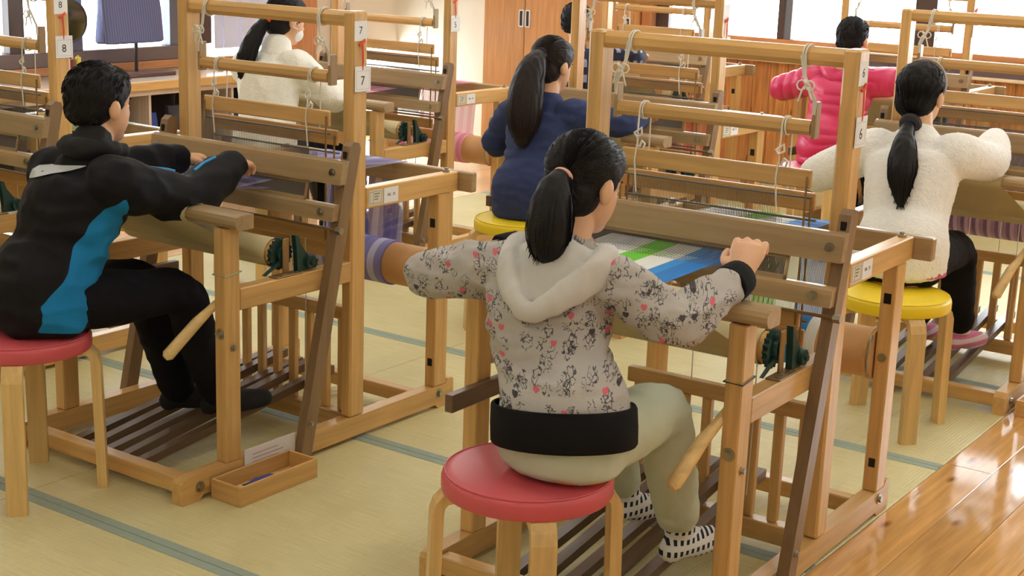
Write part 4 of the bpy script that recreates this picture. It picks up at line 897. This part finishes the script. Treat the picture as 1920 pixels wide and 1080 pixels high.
# ---- child in pink padded jacket
J = dict(pelvis=(.655, 4.27, .51), chest=(.645, 4.38, .76), neck=(.640, 4.44, .89), head=(.640, 4.49, 1.045), face=(.05, 1, -.15), ls=(.475, 4.42, .835), rs=(.800, 4.43, .850),
  le=(.285, 4.47, .775), lw=(.43, 4.70, .81), re=(.955, 4.63, .86), rw=(.86, 4.86, .85), rhd=(-.2, .6, 0), lhd=(.3, .6, 0),
  lh=(.585, 4.30, .527), lk=(.585, 4.64, .49), la=(.585, 4.76, .18), lt=(.59, 4.88, .14), rh=(.725, 4.30, .527), rk=(.725, 4.64, .49), ra=(.725, 4.76, .18), rt=(.73, 4.88, .14))
pG, jG = person('child in bright pink padded jacket with short black hair', J, flat('pink_nylon', (200, 34, 86), .4, var=.05, vscale=10), BLKC, BLKS, BLKH, vox=.007, scalp='short', jname='padded_jacket', grow=.030, sleeve=.030, hem=-.0,
   jdisp=lambda c, n: .010*(abs(math.sin((c.z+.05*noise.noise(c*6))*math.pi/.062))**.5)-.006 if abs(c.x-.645) < .19 else .009*(abs(math.sin(c.x*math.pi/.055))**.5)-.006)
part('inner_collar', loft([(.640, 4.425, .905, .066, .060), (.640, 4.435, .925, .060, .056)], (1, 0, 0), 20, 3), flat('yellow_print_lining', (206, 200, 140), .8, var=.25, vscale=70), pG, True)
part('hood', loft([(.545, 4.40, .905, .03, .03), (.59, 4.34, .885, .035, .028), (.645, 4.325, .86, .035, .025), (.70, 4.34, .885, .035, .028), (.745, 4.41, .905, .03, .03)], (0, .3, 1), 16, 5), flat('pink_nylon_hood', (196, 32, 82), .4), pG, True)

# ---- child in dark checked shirt
J = dict(pelvis=(-.87, 4.24, .51), chest=(-.89, 4.32, .76), neck=(-.905, 4.36, .885), head=(-.925, 4.39, 1.03), face=(.1, 1, -.15), ls=(-1.04, 4.34, .83), rs=(-.755, 4.36, .845),
  le=(-1.13, 4.45, .70), lw=(-1.02, 4.68, .79), re=(-.62, 4.50, .86), rw=(-.70, 4.72, .85), rhd=(-.2, .6, 0), lhd=(.3, .6, 0),
  lh=(-.94, 4.27, .527), lk=(-.94, 4.60, .49), la=(-.94, 4.72, .18), lt=(-.93, 4.84, .14), rh=(-.80, 4.27, .527), rk=(-.80, 4.60, .49), ra=(-.80, 4.72, .18), rt=(-.79, 4.84, .14))
pH, jH = person('child in dark checked shirt with short black hair near the cupboard', J, check('dark_check_shirt', (30, 32, 54), (74, 46, 66), (150, 150, 170), 30), BLKC, BLKS, BLKH, vox=.008, scalp='short', jname='shirt')

# move each person's origin to the base
for p in (pA, pB, pD, pF, pE, pG, pH):
    bs = None
    for c in p.children:
        if c.name.startswith('trousers'):
            xs = [v.co.x for v in c.data.vertices]; ys = [v.co.y for v in c.data.vertices]; bs = Vector(((min(xs)+max(xs))/2, (min(ys)+max(ys))/2, 0))
    p.location = bs
    for c in p.children: c.location = c.location-bs

# ------------------------------------------------------------------ small things
bx = thing('tool_box', 'open wooden tool box on the tatami beside the loom foot', 'box', (.735, .093, 0), .0)
bw_, bl_, bh_ = .112, .30, .056
part('box_floor', cbox(.006, bw_-.006, .006, bl_-.006, .002, .008, .001), beech('y'), bx)
part('long_side', cbox(0, .007, 0, bl_, 0, bh_, .001), beech('y'), bx); part('long_side', cbox(bw_-.007, bw_, 0, bl_, 0, bh_, .001), beech('y'), bx)
part('end_side', cbox(.007, bw_-.007, 0, .007, 0, bh_, .001), beech('x'), bx); part('end_side', cbox(.007, bw_-.007, bl_-.007, bl_, 0, bh_, .001), beech('x'), bx)
sh = thing('weaving_shuttle', 'pale boat shuttle with blue yarn lying in the tool box', 'shuttle', (.79, .23, .0082), -.1)
def boat(L, w, z0, z1, n=14):
    o = []
    for k in range(n+1): f = -1+2*k/n; o.append((w*math.sqrt(max(0, 1-abs(f)**2.2)), L*f))
    return prism(o+[(-a, b) for a, b in o[::-1][1:-1]], 'z', z0, z1)
part('hull', boat(.11, .020, 0, .016), wood('pale_dowel', PALE, 'y'), sh); part('hollow', cbox(-.012, .012, -.062, .055, .0158, .0166, .0003), flat('dark_hollow', (58, 44, 44), .8), sh)
part('yarn_bobbin', tube([(0, -.05, .018), (0, -.02, .020), (0, .03, .0195), (0, .05, .018)], [.004, .009, .008, .003], 12), flat('blue_yarn', (84, 88, 160), .9, bump=.6, bscale=900), sh, True)
lf = thing('instruction_leaflet', 'clear plastic sleeve with a printed sheet leaning by the tool box', 'leaflet', (.724, .225, .0), 0)
part('plastic_sleeve', cbox(.004, .0062, 0, .20, .0, .098, .0004), flat('plastic_sleeve', (228, 224, 226), .2), lf)
part('printed_marks', mg(*[cbox(.0062, .0065, .03+.0*k, .15-.02*(k % 2), .04+.012*k, .044+.012*k, .0001) for k in range(4)]), flat('pink_grey_print', (196, 170, 168), .7), lf)
part('red_mark', cyl((.0062, .045, .045), (.0066, .045, .045), .009, 12), flat('dark_red_print', (150, 60, 70), .7), lf)
b2 = thing('tool_box', 'wooden tool box at the foot of the loom with purple warp', 'box', (2.222, 2.30, 0), 0)
part('box_floor', cbox(.006, bw_-.006, .006, bl_-.006, .002, .008, .001), beech('y'), b2)
for a in (0, bw_-.007): part('long_side', cbox(a, a+.007, 0, bl_, 0, bh_, .001), beech('y'), b2)
for a in (0, bl_-.007): part('end_side', cbox(.007, bw_-.007, a, a+.007, 0, bh_, .001), beech('x'), b2)
# things on the counter
CT = .5852
def bag(nm, label, loc, rz, w, d, h, mat, trim=None, hang=False):
    t = thing(nm, label, 'bag', loc, rz); V = []; rows = []
    for i, f in enumerate((0, .03, .12, .5, .85, 1)):
        ww = w*(.93 if i == 0 else 1.0)*(1-.05*f); dd = d*(.85 if i == 0 else 1.0)*(1-.72*f)
        n = 28; r = []
        for k in range(n):
            a = 2*math.pi*k/n; c, s = math.cos(a), math.sin(a); e = .35
            r.append((dd/2*math.copysign(abs(c)**e, c)+.006*noise.noise(V3(k*.4, i, w*9)), w/2*ww/w*math.copysign(abs(s)**e, s), h*f+.004*noise.noise(V3(k*.3, i*2, 4))))
        rows.append(r+[r[0]])
    g = sheet(rows); o = part('bag_body', g, mat, t, True); n = 29
    cap = part('bag_bottom', ([p for p in rows[0][:-1]], [list(range(28))[::-1]]), mat, t)
    for sx in (-1, 1): part('handle', tube([(sx*.006, -w*.2, h-.01), (sx*.012, -w*.17, h+.07), (sx*.012, 0, h+.10), (sx*.012, w*.17, h+.07), (sx*.006, w*.2, h-.01)], .006, 8), trim or mat, t, True)
    return t
DEN = stripes('blue_grey_striped_canvas', [(92, 96, 136), (110, 112, 148), (84, 86, 126)], 55, axis=1)
bag('tote_bag', 'blue-grey striped tote bag hanging on a dark T stand', (-3.36, 3.33, .79), .05, .475, .12, .34, DEN, flat('navy_trim', (56, 60, 104), .8))
ts = thing('display_stand', 'dark wooden T stand on the counter below the hanging tote bag', 'stand', (-3.38, 3.42, CT), 0)
part('foot', cbox(-.05, .05, -.235, .235, 0, .024, .004), wood('mahogany', (96, 56, 48), 'y'), ts); part('pole', cyl((-.06, .02, .024), (-.06, .02, .70), .011, 12), flat('dark_pole', (58, 46, 48), .5), ts, True); part('cross_bar', cbox(-.07, .06, .0, .04, .655, .675, .003), wood('mahogany', (96, 56, 48), 'x'), ts)
mr_ = thing('round_mirror', 'round table mirror with dark rim on the counter', 'mirror', (-3.33, 2.875, CT), 0)
part('rim', tube([(.0, .115*math.cos(2*math.pi*k/32), .345+.115*math.sin(2*math.pi*k/32)) for k in range(32)], .008, 8, closed=True), flat('dark_rim', (56, 50, 62), .4), mr_, True)
part('mirror_glass', cyl((-.006, 0, .345), (.004, 0, .345), .112, 32), flat('mirror_glass', (120, 130, 124), .06, 1), mr_, True); part('stem', cyl((0, 0, .02), (0, 0, .228), .010, 10), flat('dark_rim', (56, 50, 62), .4), mr_, True); part('foot', cyl((0, 0, 0), (0, 0, .02), .07, 20), flat('dark_rim', (56, 50, 62), .4), mr_, True)
for k, (c, h, nm_, lb) in enumerate((((226, 104, 140), .16, 'yarn_roll', 'pink yarn roll standing beside the round mirror'), ((120, 84, 62), .155, 'yarn_roll', 'brown yarn roll between the pink and yellow rolls'), ((216, 200, 84), .165, 'yarn_roll', 'yellow yarn roll standing beside the brown roll'))):
    t = thing(nm_, lb, 'yarn roll', (-3.22, 2.765+k*.036, CT), 0, 'yarn rolls by the mirror')
    part('core', cyl((0, 0, 0), (0, 0, h), .006, 10), CARD, t, True); part('yarn', tube([(0, 0, .008), (0, 0, .012), (0, 0, h-.012), (0, 0, h-.008)], [.010, .016, .016, .010], 14), flat('yarn_%d' % k, c, .85, bump=.5, bscale=600), t, True)
# bags under the counter
bag('cloth_bag', 'off-white cloth bag on the shelf under the counter', (-3.30, 3.10, .0805), .1, .22, .20, .34, flat('offwhite_canvas', (222, 206, 204), .9, bump=.3, bscale=300))
bag('cloth_bag', 'blue cloth bag beside the off-white bag under the counter', (-3.28, 3.36, .0805), 0, .14, .18, .30, flat('blue_canvas', (62, 84, 160), .9))
bag('cloth_bag', 'dark grey bag beside the blue bag under the counter', (-3.30, 3.63, .0805), 0, .20, .20, .33, flat('darkgrey_canvas', (74, 74, 84), .9))
bag('cloth_bag', 'navy bag under the counter near the blind', (-3.30, 4.085, .0805), 0, .22, .20, .33, flat('navy_canvas', (50, 54, 84), .9))
bag('cloth_bag', 'brown bag at the end of the shelf under the counter', (-3.30, 4.35, .0805), 0, .20, .2, .30, flat('brown_canvas', (108, 84, 74), .9))
